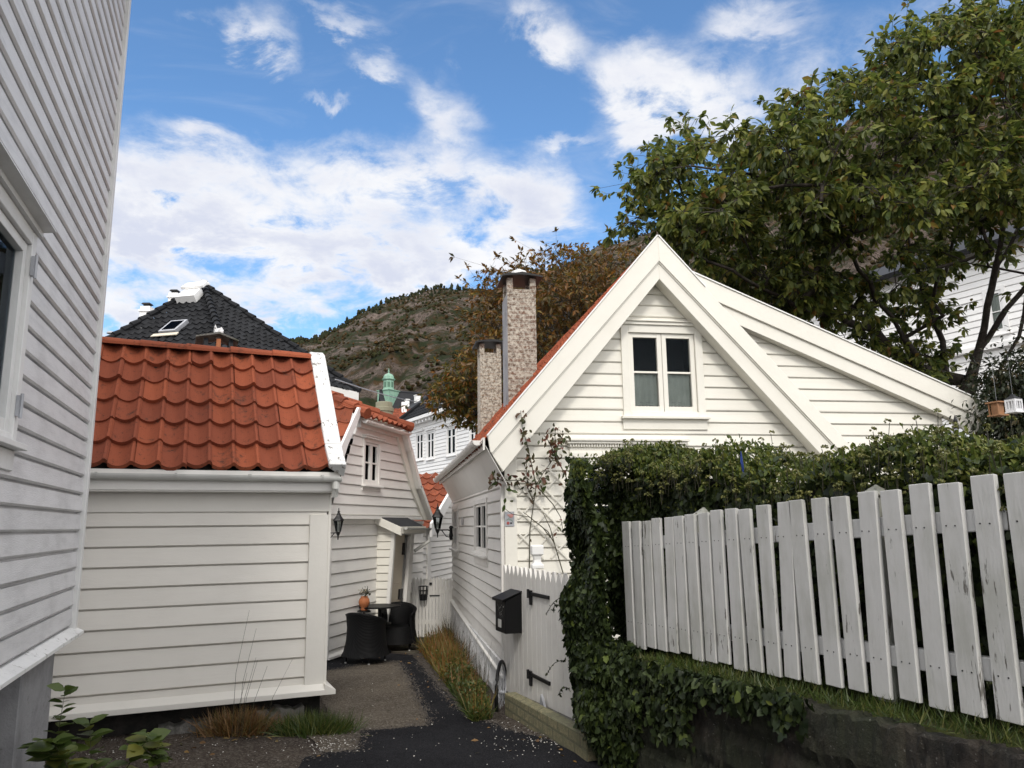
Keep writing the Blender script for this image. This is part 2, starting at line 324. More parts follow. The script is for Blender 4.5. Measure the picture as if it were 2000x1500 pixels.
def sub(iv, holes):
    for a, b in holes:
        out = []
        for p, q in iv:
            if b <= p or a >= q: out.append((p, q)); continue
            if a > p: out.append((p, a))
            if b < q: out.append((b, q))
        iv = out
    return iv
def siding(mb, poly, step, fn=FRONT, holes=(), t=.018, g=.009, rec=.018, base=.003, z0=None, jig=.0, ch=.012, rj=0):
    """overlapping boards with a real shadow gap; holes are (u0,u1,z0,z1)"""
    jn = []; zs = [p[1] for p in poly]; lo, hi = min(zs), max(zs); z = lo if z0 is None else z0; eps = 1e-4
    while z < hi:
        z1 = z+step; cuts = sorted({max(z, lo), min(z1, hi)} | {q for q in zs if z < q < z1} | {q for h_ in holes for q in h_[2:4] if z < q < z1}
                                   | {q for q in (z+g, z+g+ch) if lo < q < hi})
        tt = t*(1+random.uniform(-jig, jig))
        for a, b in zip(cuts, cuts[1:]):
            if b-a < 2e-4: continue
            mid = (a+b)/2; hs = [(h_[0], h_[1]) for h_ in holes if h_[2] < mid < h_[3]]
            if rj and a <= z+1e-4: jn = [(lambda u: (u, u+.004))(random.uniform(poly[0][0], poly[0][0]+6)) for _ in range(rj)]
            hs = hs+(jn if rj else []); A = ivals(poly, a+eps); B = ivals(poly, b-eps)
            if len(A) != len(B): A = B = ivals(poly, mid)
            A = sub(A, hs); B = sub(B, hs)
            if len(A) != len(B): continue
            groove = b <= z+g+1e-5
            def off(q): # bevelled lower edge, then a face that tapers to the next board
                k = (q-z-g)/ch
                return base+tt*(1-(q-z)/step) if k >= 1 else base+(tt*.9-base)*max(k, 0)
            oa, ob = (-rec, -rec) if groove else (off(a), off(b))
            for (p, q), (r_, s_) in zip(A, B):
                mb.add([fn(p, a, oa), fn(q, a, oa), fn(s_, b, ob), fn(r_, b, ob)], [(0, 1, 2, 3)]); oa0 = oa
                if abs(a-(z+g)) < 1e-5 or (groove and a <= z+1e-5):
                    o2 = base if groove else -rec; oa = -rec if groove else base
                    mb.add([fn(p, a, oa), fn(q, a, oa), fn(q, a, o2), fn(p, a, o2)], [(3, 2, 1, 0)])
        z = z1
    return mb
def pantiles(mb, P, nv, un, ve, u0, u1, v0, v1, lims=None, depth=.035, thick=.016, ns=8, jit=.003):
    """P(u,v)->point on roof surface (u across, v down the slope); S-shaped tiles with stepped courses"""
    nu = max(1, round((u1-u0)/un)); un = (u1-u0)/nu; rows = max(1, round((v1-v0)/ve)); ve = (v1-v0)/rows
    def prof(s): # 0..1 across one tile: wide shallow pan, narrow roll
        if s < .74: return -depth*math.sin(PI*s/.74)*.75
        return depth*.62*math.sin(PI*(s-.74)/.26)
    for r in range(rows):
        va, vb = v0+r*ve-.03*(r > 0), v0+(r+1)*ve
        for c in range(nu):
            ua = u0+c*un; la, lb = (lims(vb) if lims else (u0, u1)); la0, lb0 = (lims(max(va, v0)) if lims else (u0, u1))
            if ua+un*.9 < min(la, la0) or ua+un*.1 > max(lb, lb0): continue
            j = random.gauss(0, jit); jv = random.gauss(0, jit*1.5); top = []; bot = []; low = []
            for k in range(ns+1):
                s_ = k/ns; u = ua+un*s_*1.0; hgt = prof(s_)+j
                ut = min(max(u, la0), lb0); ub = min(max(u, la), lb)
                top.append(P(ut, va)+nv*(hgt+.002)); bot.append(P(ub, vb+jv)+nv*(hgt+thick+.012)); low.append(P(ub, vb+jv-.002)+nv*(hgt-.006))
            n = ns+1; fs = [(k, k+1, n+k+1, n+k) for k in range(ns)]+[(n+k, n+k+1, 2*n+k+1, 2*n+k) for k in range(ns)]
            mb.add(top+bot+low, fs)
    return mb

def leafmesh(name, P, T, Nn, Sz, tmpl, faces, mat, parent=None, mats=None, smooth=False):
    """many leaf-shaped faces in one mesh; P base points, T tip directions, Nn normals, Sz sizes (numpy)"""
    P = np.asarray(P, float); n = len(P); T = T/np.linalg.norm(T, axis=1)[:, None]
    B = np.cross(T, Nn); B /= (np.linalg.norm(B, axis=1)[:, None]+1e-9); Nn = np.cross(B, T)
    tm = np.array(tmpl, float); k = len(tm)
    V = P[:, None, :] + (B[:, None, :]*tm[None, :, 0:1] + T[:, None, :]*tm[None, :, 1:2] + Nn[:, None, :]*tm[None, :, 2:3])*Sz[:, None, None]
    fl = np.concatenate([np.array(f) for f in faces]); ln = np.array([len(f) for f in faces])
    F = (fl[None, :] + (np.arange(n)*k)[:, None]).ravel(); LN = np.tile(ln, n)
    me = bpy.data.meshes.new(name); me.vertices.add(n*k); me.vertices.foreach_set('co', V.ravel())
    me.loops.add(len(F)); me.loops.foreach_set('vertex_index', F.astype(np.int32))
    me.polygons.add(len(LN)); st = np.concatenate([[0], np.cumsum(LN)[:-1]]).astype(np.int32)
    me.polygons.foreach_set('loop_start', st); me.polygons.foreach_set('loop_total', LN.astype(np.int32))
    me.update(); me.validate()
    return link(name, me, mat, parent)
LEAF = ([(0,0,0),(.17,.22,.05),(.24,.5,.06),(.13,.8,.0),(0,1,-.10),(-.13,.8,.0),(-.24,.5,.06),(-.17,.22,.05),(0,.5,-.02)],
        [(0,1,2,8),(8,2,3,4),(8,4,5,6),(0,8,6,7)])
LEAFS = ([(0,0,0),(.2,.45,.05),(0,1,-.08),(-.2,.45,.05)], [(0,1,2),(0,2,3)])
IVY = ([(0,.1,0),(.22,-.08,.0),(.5,.12,-.04),(.32,.34,.04),(.34,.62,-.02),(0,1,-.12),(-.34,.62,-.02),(-.32,.34,.04),(-.5,.12,-.04),(-.22,-.08,0)],
       [(0,1,2,3),(0,3,4,5),(0,5,6,7),(0,7,8,9)])
BLADE = ([(-.5,0,0),(.5,0,0),(.35,.5,.0),(0,1,0),(-.35,.5,.0)], [(0,1,2,4),(4,2,3)])
def rv(n): a = rng.normal(size=(n, 3)); return a/np.linalg.norm(a, axis=1)[:, None]
# ------------------------------------------------------------------ setting: ground
def gz(x, y): return 0.0 if y < 6 else (-.04*(y-6) if y < 15.5 else -.38)
def gat(px, py, up=0.0): # ground point seen at (px,py)
    z = 0.0
    for _ in range(30): p = atz(px, py, z+up); z = gz(p.x, p.y)
    return p
def grid_sheet(name, xs, ys, fz, mat, inside=None):
    mb = MB(); nx, ny = len(xs), len(ys)
    vs = [(x, y, fz(x, y)) for y in ys for x in xs]
    fs = [(j*nx+i, j*nx+i+1, (j+1)*nx+i+1, (j+1)*nx+i) for j in range(ny-1) for i in range(nx-1)]
    mb.add(vs, fs); return mb.build(name, mat, smooth=True)
def frange(a, b, s): return [a+(b-a)*i/max(1, round((b-a)/s)) for i in range(max(1, round((b-a)/s))+1)]
def rnd(x, y, s=1.0): return math.sin(x*12.9*s+y*7.3*s)*.5+math.sin(x*3.1*s-y*9.7*s+1.3)*.5
gx = [-1500, -400, -100, -30, -12]+frange(-6, 8, .25)+[12, 30, 100, 400, 1500]
gy = [-60, -10, -2]+frange(0, 18, .25)+[24, 40, 80, 200, 600, 1500]
g = grid_sheet('ground', gx, gy, lambda x, y: gz(x, y)+(.008*rnd(x, y) if 1 < y < 17 and -5 < x < 6 else 0)-.002, 'ground'); tag(g, kind='structure')

def patch(name, pxs, mat, lift, jag=.02, seg=.12, kind='structure', z=None):
    pts = [gat(*p) if len(p) == 2 else Vector(p) for p in pxs]; out = []
    for a, b in zip(pts, pts[1:]+pts[:1]):
        n = max(1, int((b-a).length/seg))
        for k in range(n):
            q = a.lerp(b, k/n)
            out.append((q.x+random.gauss(0, jag), q.y+random.gauss(0, jag)))
    bm = bmesh.new(); vs = [bm.verts.new((x, y, 0)) for x, y in out]; es = [bm.edges.new((vs[i], vs[(i+1) % len(vs)])) for i in range(len(vs))]
    bmesh.ops.triangle_fill(bm, edges=es, use_beauty=True)
    bmesh.ops.subdivide_edges(bm, edges=[e for e in bm.edges if e.calc_length() > .6], cuts=3, use_grid_fill=True)
    bmesh.ops.triangulate(bm, faces=bm.faces)
    for v in bm.verts: v.co.z = gz(v.co.x, v.co.y)+(.008*rnd(v.co.x, v.co.y) if 1 < v.co.y < 17 else 0)+lift
    bmesh.ops.recalc_face_normals(bm, faces=bm.faces)
    if sum(f.normal.z for f in bm.faces) < 0: bmesh.ops.reverse_faces(bm, faces=bm.faces)
    me = bpy.data.meshes.new(name); bm.to_mesh(me); bm.free(); o = link(name, me, mat); tag(o, kind=kind); return o
patch('worn_path', [(620,1310),(782,1292),(838,1404),(832,1419),(704,1430),(698,1466),(640,1475),(600,1440),(640,1390),(618,1345)], 'old_asphalt', .004, .012)
patch('paved_yard', [(600,1296),(640,1284),(700,1270),(812,1277),(830,1262),(880,1238),(900,1236),(800,1228),(640,1235)], 'paving', .004, .01)
patch('asphalt_strip', [(560,1520),(596,1482),(698,1466),(706,1429),(832,1419),(836,1404),(800,1330),(776,1293),(700,1300),(640,1311),(600,1316),(600,1298),(640,1290),(700,1279),(760,1277),(805,1280),(830,1310),(868,1352),(905,1388),(985,1422),(1134,1462),(1230,1520),(3.2,1.5,0),(2.8,-2,0),(-.5,-2,0),(-.9,1.0,0),(-.95,3.5,0)], 'asphalt', .009, .010, .07)

# ------------------------------------------------------------------ hillside
def hill_profile(px):
    K = [(-900,900),(200,760),(480,700),(575,668),(625,655),(700,612),(800,578),(880,566),(960,553),(1050,535),(1150,500),(1300,440),(1450,360),(1600,275),(1700,215),(1790,203),(1880,208),(1930,180),(2000,165),(2200,120),(2700,80)]
    for (a, b), (c, d) in zip(K, K[1:]):
        if a <= px <= c: return b+(d-b)*(px-a)/(c-a)
    return K[-1][1]
def fbm(x, y):
    v = 0; a = 1
    for k in range(5): v += a*math.sin(x*1.7+y*.6+k*1.9+math.sin(y*1.3+k))*math.cos(y*1.9-x*.5+k*2.3); x *= 2.03; y *= 2.03; a *= .52
    return v
cols = frange(-700, 2600, 9); NR = 70; hv = []; hrs = []
for j in range(NR+1):
    s_ = j/NR
    for px in cols:
        d = ray(px, hill_profile(px)); hd = math.hypot(d.x, d.y); tanr = d.z/hd
        dist = 190+s_*(430+.09*(2600-px))
        prof = s_**.85 if s_ < .96 else .966+(s_-.96)*.2
        top = (190+(430+.09*(2600-px))*.97)*tanr/.97
        z = -2+top*prof
        # cliffs: steps across the slope
        cl = math.sin(s_*17+px*.004+1.2*fbm(px*.004, s_*3))*.018*top*(s_ > .05)
        z += cl+fbm(px*.02, s_*14)*.012*top*min(1, s_*4)+EYE.z*0
        dd = dist+fbm(px*.016, s_*9)*6
        hv.append((d.x/hd*dd, d.y/hd*dd, z)); 
nc = len(cols)
hf = [(j*nc+i, j*nc+i+1, (j+1)*nc+i+1, (j+1)*nc+i) for j in range(NR) for i in range(nc-1)]
def m_hill():
    m, t = newmat('autumn_hillside'); c = t.oc
    geo = t.n('NewGeometry'); nz = t.n('SeparateXYZ', {0: geo.outputs['Normal']}).outputs[2]
    cc = t.map(c, (1, 1, 1)); n1 = t.noise(cc, .05, 6, .65); n2 = t.noise(cc, .16, 6, .7); n3 = t.noise(t.map(c, (1, .5, .25), (0, 0, .3)), .35, 6, .75, .8)
    veg = t.mix(t.ramp(n2, .35, .55), (.068, .044, .024), (.034, .044, .019)); veg = t.mix(t.ramp(n1, .52, .66), veg, (.098, .056, .022))
    veg = t.mix(t.ramp(t.noise(c, .028, 4, .6), .56, .66), veg, (.042, .060, .02))
    rock = t.mix(t.ramp(n3, .35, .62), (.31, .24, .205), (.095, .075, .06)); rock = t.mix(t.ramp(t.noise(cc, .9, 5, .7), .5, .7), rock, (.05, .04, .033))
    f = t.ramp(t.m('ADD', t.m('ADD', t.m('MULTIPLY', t.noise(t.map(c, (1, 1, 2.4)), .035, 7, .72), 1.0), t.m('MULTIPLY', n3, .35)), t.m('MULTIPLY', nz, -.12)), .56, .63)
    col = t.mix(t.m('MULTIPLY', f, .9), veg, rock)
    fin(t, col, .95, t.m('ADD', n3, t.noise(cc, 1.2, 6, .75)), 1.0, 3.0, Specular_IOR_Level=.1); return m
M['hill'] = m_hill()
mb = MB(); mb.add(hv, hf); hill = mb.build('hillside', 'hill', smooth=True); tag(hill, kind='structure')
# far wood on the slope: thousands of small crowns (one mass)
bm = bmesh.new(); bmesh.ops.create_icosphere(bm, subdivisions=1, radius=1); ico = np.array([v.co[:] for v in bm.verts]); icof = [[v.index for v in f.verts] for f in bm.faces]; bm.free()
def crowns(name, lst, mat):
    n = len(lst); k = len(ico); P = np.array([l[0] for l in lst]); sc = np.array([l[1] for l in lst])
    V = ico[None]*(1+rng.normal(size=(n, k, 1))*.22)*sc[:, None, :]+P[:, None, :]
    fl = np.array(icof); F = (fl[None]+(np.arange(n)*k)[:, None, None]).reshape(-1, 3)
    me = bpy.data.meshes.new(name); me.from_pydata(V.reshape(-1, 3).tolist(), [], F.tolist()); me.update(); return tag(link(name, me, mat), kind='stuff')
def m_wood(name, cols):
    m, t = newmat(name); isl = t.n('NewGeometry').outputs['Random Per Island']; cr = t.n('ValToRGB', {0: isl}); r = cr.color_ramp
    r.elements[0].color = cols[0]+(1,); r.elements[1].color = cols[-1]+(1,)
    for i, c in enumerate(cols[1:-1]): e = r.elements.new((i+1)/(len(cols)-1)); e.color = c+(1,)
    n = t.noise(t.oc, 1.5, 4, .7); fin(t, t.mix(t.ramp(n, .35, .65), cr.outputs[0], (.02, .02, .01)), .95, n, 1, 1.0, Specular_IOR_Level=.1); return m
M['wood_mass'] = m_wood('far_autumn_wood', [(.038, .045, .018), (.085, .048, .02), (.036, .052, .018), (.12, .062, .022), (.06, .04, .022)])
M['conifer_mass'] = m_wood('far_conifers', [(.02, .03, .018), (.04, .048, .022), (.026, .036, .02)])
lst = []; rid = []
for _ in range(42000):
    j = random.randint(1, NR-1); i = random.randint(1, nc-2); x, y, z = hv[j*nc+i]
    if cols[i] > 2300 or cols[i] < 300: continue
    if fbm(cols[i]*.011+3, j*.13) < .05 and random.random() < .8: continue
    r_ = random.uniform(.5, 1.25); lst.append(((x+random.uniform(-3, 3), y+random.uniform(-4, 4), z+r_*.5), (r_, r_, r_*random.uniform(.7, 1.1))))
crowns('hillside_wood', lst, 'wood_mass')
for i in range(0, nc-1):
    for _ in range(7 if 520 < cols[i] < 960 else 2):
        if not 300 < cols[i] < 2300: continue
        j = NR-3-int(abs(random.gauss(0, 3.5 if cols[i] < 900 else 1))); x, y, z = hv[j*nc+i]; r_ = random.uniform(.9, 1.8)*(1.3 if cols[i] < 640 else 1)
        rid.append(((x+random.uniform(-3, 3), y+random.uniform(-3, 3), z+r_*1.3), (r_, r_, r_*random.uniform(1.1, 1.9))))
crowns('ridge_wood', rid, 'conifer_mass')

# ------------------------------------------------------------------ generic building bits
def bx(mb, fn, u0, u1, z0, z1, o0, o1, mi=0):
    vs = [fn(u, z, o) for o in (o0, o1) for z in (z0, z1) for u in (u0, u1)]
    return mb.add(vs, [(0,1,3,2),(4,6,7,5),(0,2,6,4),(1,5,7,3),(0,4,5,1),(2,3,7,6)], mi)
def window(parent, fn, u0, u1, z0, z1, cw=.08, pr=.03, ncol=2, bars=(.5,), sw=.045, trim='white_trim', cap=.0, sill=True, apron=0, curtain=None, depth=.45, muntin=.022, label=None, capd=.05, gm='glass'):
    if u0 > u1: u0, u1 = u1, u0
    mb = MB(); bx(mb, fn, u0, u0+cw, z0, z1, -.03, pr); bx(mb, fn, u1-cw, u1, z0, z1, -.03, pr); bx(mb, fn, u0+cw, u1-cw, z1-cw, z1, -.03, pr-.002); bx(mb, fn, u0+cw, u1-cw, z0, z0+cw*.6, -.03, pr-.002)
    if cap: bx(mb, fn, u0-.03, u1+.03, z1+.001, z1+cap, -.01, pr+capd); bx(mb, fn, u0-.045, u1+.045, z1+cap+.001, z1+cap+.014, -.01, pr+capd+.02)
    wn = mb.build('window', trim, parent, bevel=.003)
    if label: wn['label'] = label
    a, b, c, d = u0+cw, u1-cw, z0+cw*.6, z1-cw; w_ = (b-a)/ncol
    for k in range(ncol):
        s0, s1 = a+k*w_+.003, a+(k+1)*w_-.003; sb = MB()
        bx(sb, fn, s0, s0+sw, c+.003, d-.003, -.045, .008); bx(sb, fn, s1-sw, s1, c+.003, d-.003, -.045, .008)
        bx(sb, fn, s0+sw, s1-sw, c+.003, c+sw+.01, -.045, .006); bx(sb, fn, s0+sw, s1-sw, d-sw, d-.003, -.045, .006)
        for f in bars: zz = c+(d-c)*f; bx(sb, fn, s0+sw, s1-sw, zz-muntin/2, zz+muntin/2, -.04, .0)
        sb.build('sash', trim, wn, bevel=.002)
    gl = MB(); bx(gl, fn, a+.01, b-.01, c+.01, d-.01, -.030, -.026); gl.build('pane', gm, wn)
    rm = MB(); vs = [fn(u, z, o) for o in (-.036, -depth) for z in (c-.05, d+.05) for u in (a-.05, b+.05)]
    rm.add(vs, [(4,6,7,5),(0,2,6,4),(1,5,7,3),(0,4,5,1),(2,3,7,6)]); rm.build('dark_room', 'dark', wn)
    if curtain:
        for (cu0, cu1, cz0, cz1) in curtain:
            cb = MB(); n = 24; vs = []
            for q in range(n+1):
                u = cu0+(cu1-cu0)*q/n; o = -.056+.010*math.sin(q*1.3)+.004*math.sin(q*2.9)
                vs += [fn(u, cz0, o), fn(u, cz1, o*.9-.004)]
            cb.add(vs, [(2*q, 2*q+2, 2*q+3, 2*q+1) for q in range(n)]); cu = cb.build('curtain', 'curtain', wn, smooth=True)
    if sill:
        st = MB(); bx(st, fn, u0-.03, u1+.03, z0-.03, z0-.001, -.02, pr+.045)
        if apron: bx(st, fn, u0-.01, u1+.01, z0-.03-apron, z0-.031, -.01, pr-.004)
        st.build('sill', trim, wn, bevel=.003)
    return wn
def hole(u0, u1, z0, z1, m=.025): return (min(u0, u1)+m, max(u0, u1)-m, z0+m, z1-m)
def gutter(mb, a, b, r=.055, n=10, wall=.006, back=Vector((0, 0, 0))):
    a, b = Vector(a), Vector(b); d = (b-a).normalized(); side = d.cross(Vector((0, 0, 1))).normalized(); vs = []; 
    for p in (a, b):
        for rr in (r, r-wall):
            vs += [p+side*math.cos(PI+PI*k/n)*rr+Vector((0, 0, 1))*math.sin(PI+PI*k/n)*rr for k in range(n+1)]
    m_ = n+1; fs = []
    for k in range(n): fs += [(k, k+1, 2*m_+k+1, 2*m_+k), (m_+k+1, m_+k, 3*m_+k, 3*m_+k+1), (k, m_+k, m_+k+1, k+1), (2*m_+k, 2*m_+k+1, 3*m_+k+1, 3*m_+k)]
    fs += [(0, 2*m_, 3*m_, m_), (n, m_+n, 3*m_+n, 2*m_+n)]
    mb.add(vs, fs)
    mb.add([a]+vs[:m_], [tuple(range(m_, 0, -1))]); mb.add([b]+vs[2*m_:3*m_], [tuple(range(1, m_+1))]); return mb
def slab(mb, pts, th, nv, mi=0):
    n = len(pts); top = [Vector(p) for p in pts]; bot = [p-nv*th for p in top]
    return mb.add(top+bot, [tuple(range(n)), tuple(range(2*n-1, n-1, -1))]+[(i, n+i, n+(i+1) % n, (i+1) % n) for i in range(n)], mi)

# ------------------------------------------------------------------ grey house, close at the left
LF = Fr((at(160, 1000, 5.6).x, 5.6, 0), hdir(465))
lh = empty('grey_house', LF.o, LF.rz, label='tall grey-white clapboard house at left, on bare concrete foundation', cat='house')
z_b = LF.h(155, 1214)[1]; WZ = 6.5
wt = LF.h(71, 462, -.03); wb = LF.h(32, 885, -.03); wx1 = (wt[0]+wb[0])/2; wz1 = wt[1]+.01; wz0 = LF.h(32, 868, -.03)[1]; wx0 = wx1-1.25
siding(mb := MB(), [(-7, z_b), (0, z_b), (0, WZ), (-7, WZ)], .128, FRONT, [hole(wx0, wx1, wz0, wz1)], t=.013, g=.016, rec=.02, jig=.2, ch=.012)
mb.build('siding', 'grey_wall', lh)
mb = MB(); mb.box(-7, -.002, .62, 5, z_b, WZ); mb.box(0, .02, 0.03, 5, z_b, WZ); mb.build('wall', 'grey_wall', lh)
mb = MB(); mb.prism([(-.3, WZ-.05), (2.6, WZ+1.6), (5.3, WZ-.05), (5.3, WZ-.2), (2.6, WZ+1.45), (-.3, WZ-.2)], lambda u, q, d: (d, u, q), -7.2, .3); mb.build('roof', 'slate', lh)
mb = MB(); mb.box(-.075, -.004, -.034, .03, z_b-.02, WZ); mb.box(-.0039, .006, -.025, .03, z_b, WZ); mb.build('corner_board', 'grey_trim', lh, bevel=.004)
mb = MB(); mb.prism([(0, 0), (-.075, -.035), (-.075, -.055), (0.02, -.03)], lambda u, q, d: (d, u, z_b+q), -7, .02); mb.build('drip_board', 'peeling', lh)
mb = MB(); mb.box(-1.0, -.16, .06, 2, -.4, z_b-.04); mb.box(-7, -1.0, .30, 2, -.4, z_b-.04); mb.build('foundation', 'concrete', lh, bevel=.01)
mb = MB(); mb.box(-2.6, -1.03, .22, .29, -.4, z_b-.1); mb.build('recess_shade_panel', 'darkwood_shade', lh)  # dark panel put in the foundation recess as painted shade
window(lh, FRONT, wx0, wx1, wz0, wz1, cw=.07, pr=.03, ncol=2, bars=(), sw=.055, trim='grey_trim', cap=.0, sill=True, apron=.10,
       curtain=[(wx0+.1, wx0+.35, wz0, wz1), (wx1-.33, wx1-.12, wz0, wz1)], depth=.55, gm='glass_sky')
mb = MB(); mb.prism([(0, .085), (-.04, .085), (-.105, .055), (-.108, .045), (0, .03)], lambda u, q, d: (d, u, wz1+q-.01), wx0-.1, wx1+.02)
mb.box(wx0-.02, wx1+.02, -.05, 0, wz1, wz1+.04); mb.build('window_hood', 'grey_trim', lh)
mb = MB()
for zz in (wz1-.18, wz0+.18):
    mb = MB(); mb.box(wx1-.075, wx1-.045, -.045, -.03, zz-.05, zz+.05); mb.tube([(wx1-.06, -.05, zz-.06), (wx1-.06, -.05, zz+.06)], .008, 8); mb.build('hinge', 'flash', lh)

# ------------------------------------------------------------------ shed
SF = Fr(at(630, 1345, 7.35), hdir(4500)); SF.o.z = 0
sh = empty('shed', SF.o, SF.rz, label='small beige clapboard shed with orange-red pantile roof', cat='shed')
zb = SF.h(618, 1346)[1]; xl = -3.6; zt = SF.h(400, 962)[1]; zbl = SF.h(130, 1395)[1]
siding(mb := MB(), [(xl, zb), (-.012, zb), (-.012, zt), (xl, zt)], .168, FRONT, z0=zb-.06, t=.018, g=.006, jig=.1); mb.build('siding', 'beige', sh)
mb = MB(); mb.box(xl, -.005, .02, 2.5, zb-.05, zt); mb.prism([(.02, zt), (2.5, zt), (1.25, zt+1.2)], lambda u, q, d: (d, u, q), -.1, -.01); mb.build('wall', 'beige', sh)
cbw = .17
mb = MB(); mb.box(-cbw, 0, -.032, .0, zb, zt-.20); mb.box(0.001, .028, -.02, .15, zb, zt); mb.build('corner_board', 'beige_trim', sh, bevel=.004)
zf = SF.h(400, 1000, -.02)[1]
mb = MB(); mb.box(xl, .0, -.026, 0, zf, zt+.02); mb.build('frieze_board', 'beige_trim', sh, bevel=.003)
z0_, z1_ = SF.h(632, 1358, -.10)[1], SF.h(600, 1338, -.02)[1]
mb = MB(); mb.prism([(-.02, z1_+.01), (-.10, z0_+.045), (-.10, z0_), (.0, z0_+.0)], lambda u, q, d: (d, u, q), xl, .02)
mb.prism([(.0, z1_+.01), (.10, z0_+.04), (.10, z0_), (.0, z0_)], lambda u, q, d: (u, d, q), -.10, 1.5); mb.build('skirting_board', 'beige_trim', sh, bevel=.003)
# roof
ey_ = -.20; ze = SF.h(420, 912, ey_)[1]; xr = SF.h(640, 880, -.1)[0]
zr = None
for k in range(40): # 46 degree pitch meets the seen ridge line
    run = .8+k*.02; q = SF.h(420, 686, ey_+run)[1]
    if q-ze <= run*math.tan(R(46)): break
zr = q; yr = ey_+run
sl = math.hypot(run, zr-ze); dn = Vector((0, -(run)/sl, -(zr-ze)/sl)); nv = Vector((0, -(zr-ze)/sl, run/sl))
def PS(u, v):
    p = Vector((u, yr, zr))+dn*v
    return p+nv*.05*max(0, v/sl-.72)**1.5*4*.6
pantiles(mb := MB(), PS, nv, .205, .305, xl-.3, xr, .0, sl+.02, depth=.045, thick=.026, ns=12, jit=.0055); mb.build('roof', 'tile_red', sh, smooth=False)
mb = MB()
for k in range(10): 
    a = xl-.3+k*.43; 
    if a > xr: break
    b_ = min(a+.45, xr+.02); z_ = zr+.035+random.gauss(0, .003); n = 8
    vs = [(x, yr+math.cos(PI*q/n)*(.115 if x == a else .10), z_-.06+math.sin(PI*q/n)*(.085 if x == a else .07)) for x in (a, b_) for q in range(n+1)]
    vs += [(x, yr+math.cos(PI*q/n)*(.10 if x == a else .085), z_-.075+math.sin(PI*q/n)*(.07 if x == a else .055)) for x in (a, b_) for q in range(n+1)]
    m_ = n+1; mb.add(vs, [(q, q+1, m_+q+1, m_+q) for q in range(n)]+[(q, 2*m_+q, 2*m_+q+1, q+1) for q in range(n)]+[(m_+q, m_+q+1, 3*m_+q+1, 3*m_+q) for q in range(n)])
mb.build('ridge_tiles', 'tile_red', sh)
mb = MB(); slab(mb, [(xl-.3, yr, zr-.05), (xr+.06, yr, zr-.05), (xr+.06, ey_+.03, ze-.05), (xl-.3, ey_+.03, ze-.05)], .03, nv)
slab(mb, [(xl-.3, yr+.001, zr-.05), (xr+.06, yr+.001, zr-.05), (xr+.06, 2*yr-ey_, ze-.05), (xl-.3, 2*yr-ey_, ze-.05)], .06, Vector((0, (zr-ze)/sl, run/sl))); mb.build('roof_boards', 'darkwood_shade', sh)
# verge board laid over the tile edge, kinked at both ends
mb = MB(); v_ = [-.10, .03, sl-.28, sl+.07]; hh = [.02, .075, .07, .12]
for (a, ha), (b_, hb) in zip(zip(v_, hh), list(zip(v_, hh))[1:]):
    A, B = Vector((0, yr, zr))+dn*a, Vector((0, yr, zr))+dn*(b_-.004)
    x0, x1 = xr-.02, xr+.135
    mb.add([(x0, *(A+nv*ha).yz), (x1, *(A+nv*ha).yz), (x1, *(B+nv*hb).yz), (x0, *(B+nv*hb).yz), (x0, *(A+nv*(ha-.05)).yz), (x1, *(A+nv*(ha-.16)).yz), (x1, *(B+nv*(hb-.16)).yz), (x0, *(B+nv*(hb-.05)).yz)],
           [(0,1,2,3),(4,7,6,5),(0,4,5,1),(1,5,6,2),(2,6,7,3),(3,7,4,0)])
mb.build('verge_board', 'peeling', sh, bevel=.006)
mb = MB(); zf1 = SF.h(420, 958, ey_+.04)[1]; zf0 = SF.h(420, 938, ey_+.04)[1]
xg = SF.h(664, 940, ey_)[0]
mb.box(xl, xg-.0, ey_+.02, -.0, zt-.001, zt+.025); mb.box(xl, xg, ey_+.005, ey_+.03, zf1, ze-.035); mb.box(xl, xg+.0, ey_-.01, ey_+.004, ze-.075, ze-.03)
mb.prism([(ey_+.02, zt), (0, zt), (0, zt+.35)], lambda u, q, d: (d, u, q), xg-.02, xg-.001)
mb.build('fascia', 'white_trim', sh, bevel=.003)
mb = MB(); gzz = SF.h(420, 926, ey_-.05)[1]; gutter(mb, (xl, ey_-.05, gzz), (xg, ey_-.05, gzz-.01), .05); 
for x in (-1.95, -1.35, -.75, -.12): gutter(mb, (x, ey_-.05, gzz+.002), (x+.02, ey_-.05, gzz+.002), .058)
mb.build('gutter', 'zinc', sh, smooth=False)
mb = MB(); 
mb.tube([(xg-.05, ey_-.05, gzz-.05), (xg-.05, ey_-.05, gzz-.11), (xg-.045, ey_+.0, gzz-.18)], .03, 10); mb.build('gutter_outlet', 'zinc', sh)
mb = MB(); mb.box(xl, .0, .12, 2.3, -.3, zb-.0); mb.build('plinth', 'darkwood_shade', sh)
for (a, b_, top, seed) in ((SF.h(310, 1400)[0], SF.h(415, 1400)[0], .035, 3), (SF.h(500, 1390)[0], SF.h(592, 1380)[0], .075, 5), (SF.h(420, 1400)[0], SF.h(498, 1400)[0], .02, 9)):
    random.seed(seed); st = MB(); n = 10; vs = []; f_ = []
    for k in range(n+1):
        x = a+(b_-a)*k/n; t_ = top+random.uniform(-.02, .02); o = -.05+random.uniform(-.02, .02)
        vs += [(x, o-.02, -.1), (x, o, t_), (x, .11, t_)]
    for k in range(n): f_ += [(3*k, 3*k+3, 3*k+4, 3*k+1), (3*k+1, 3*k+4, 3*k+5, 3*k+2)]
    f_ += [(0, 1, 2), (3*n, 3*n+2, 3*n+1)]
    st.add(vs, f_); st.build('foundation_stone', 'stone', sh)

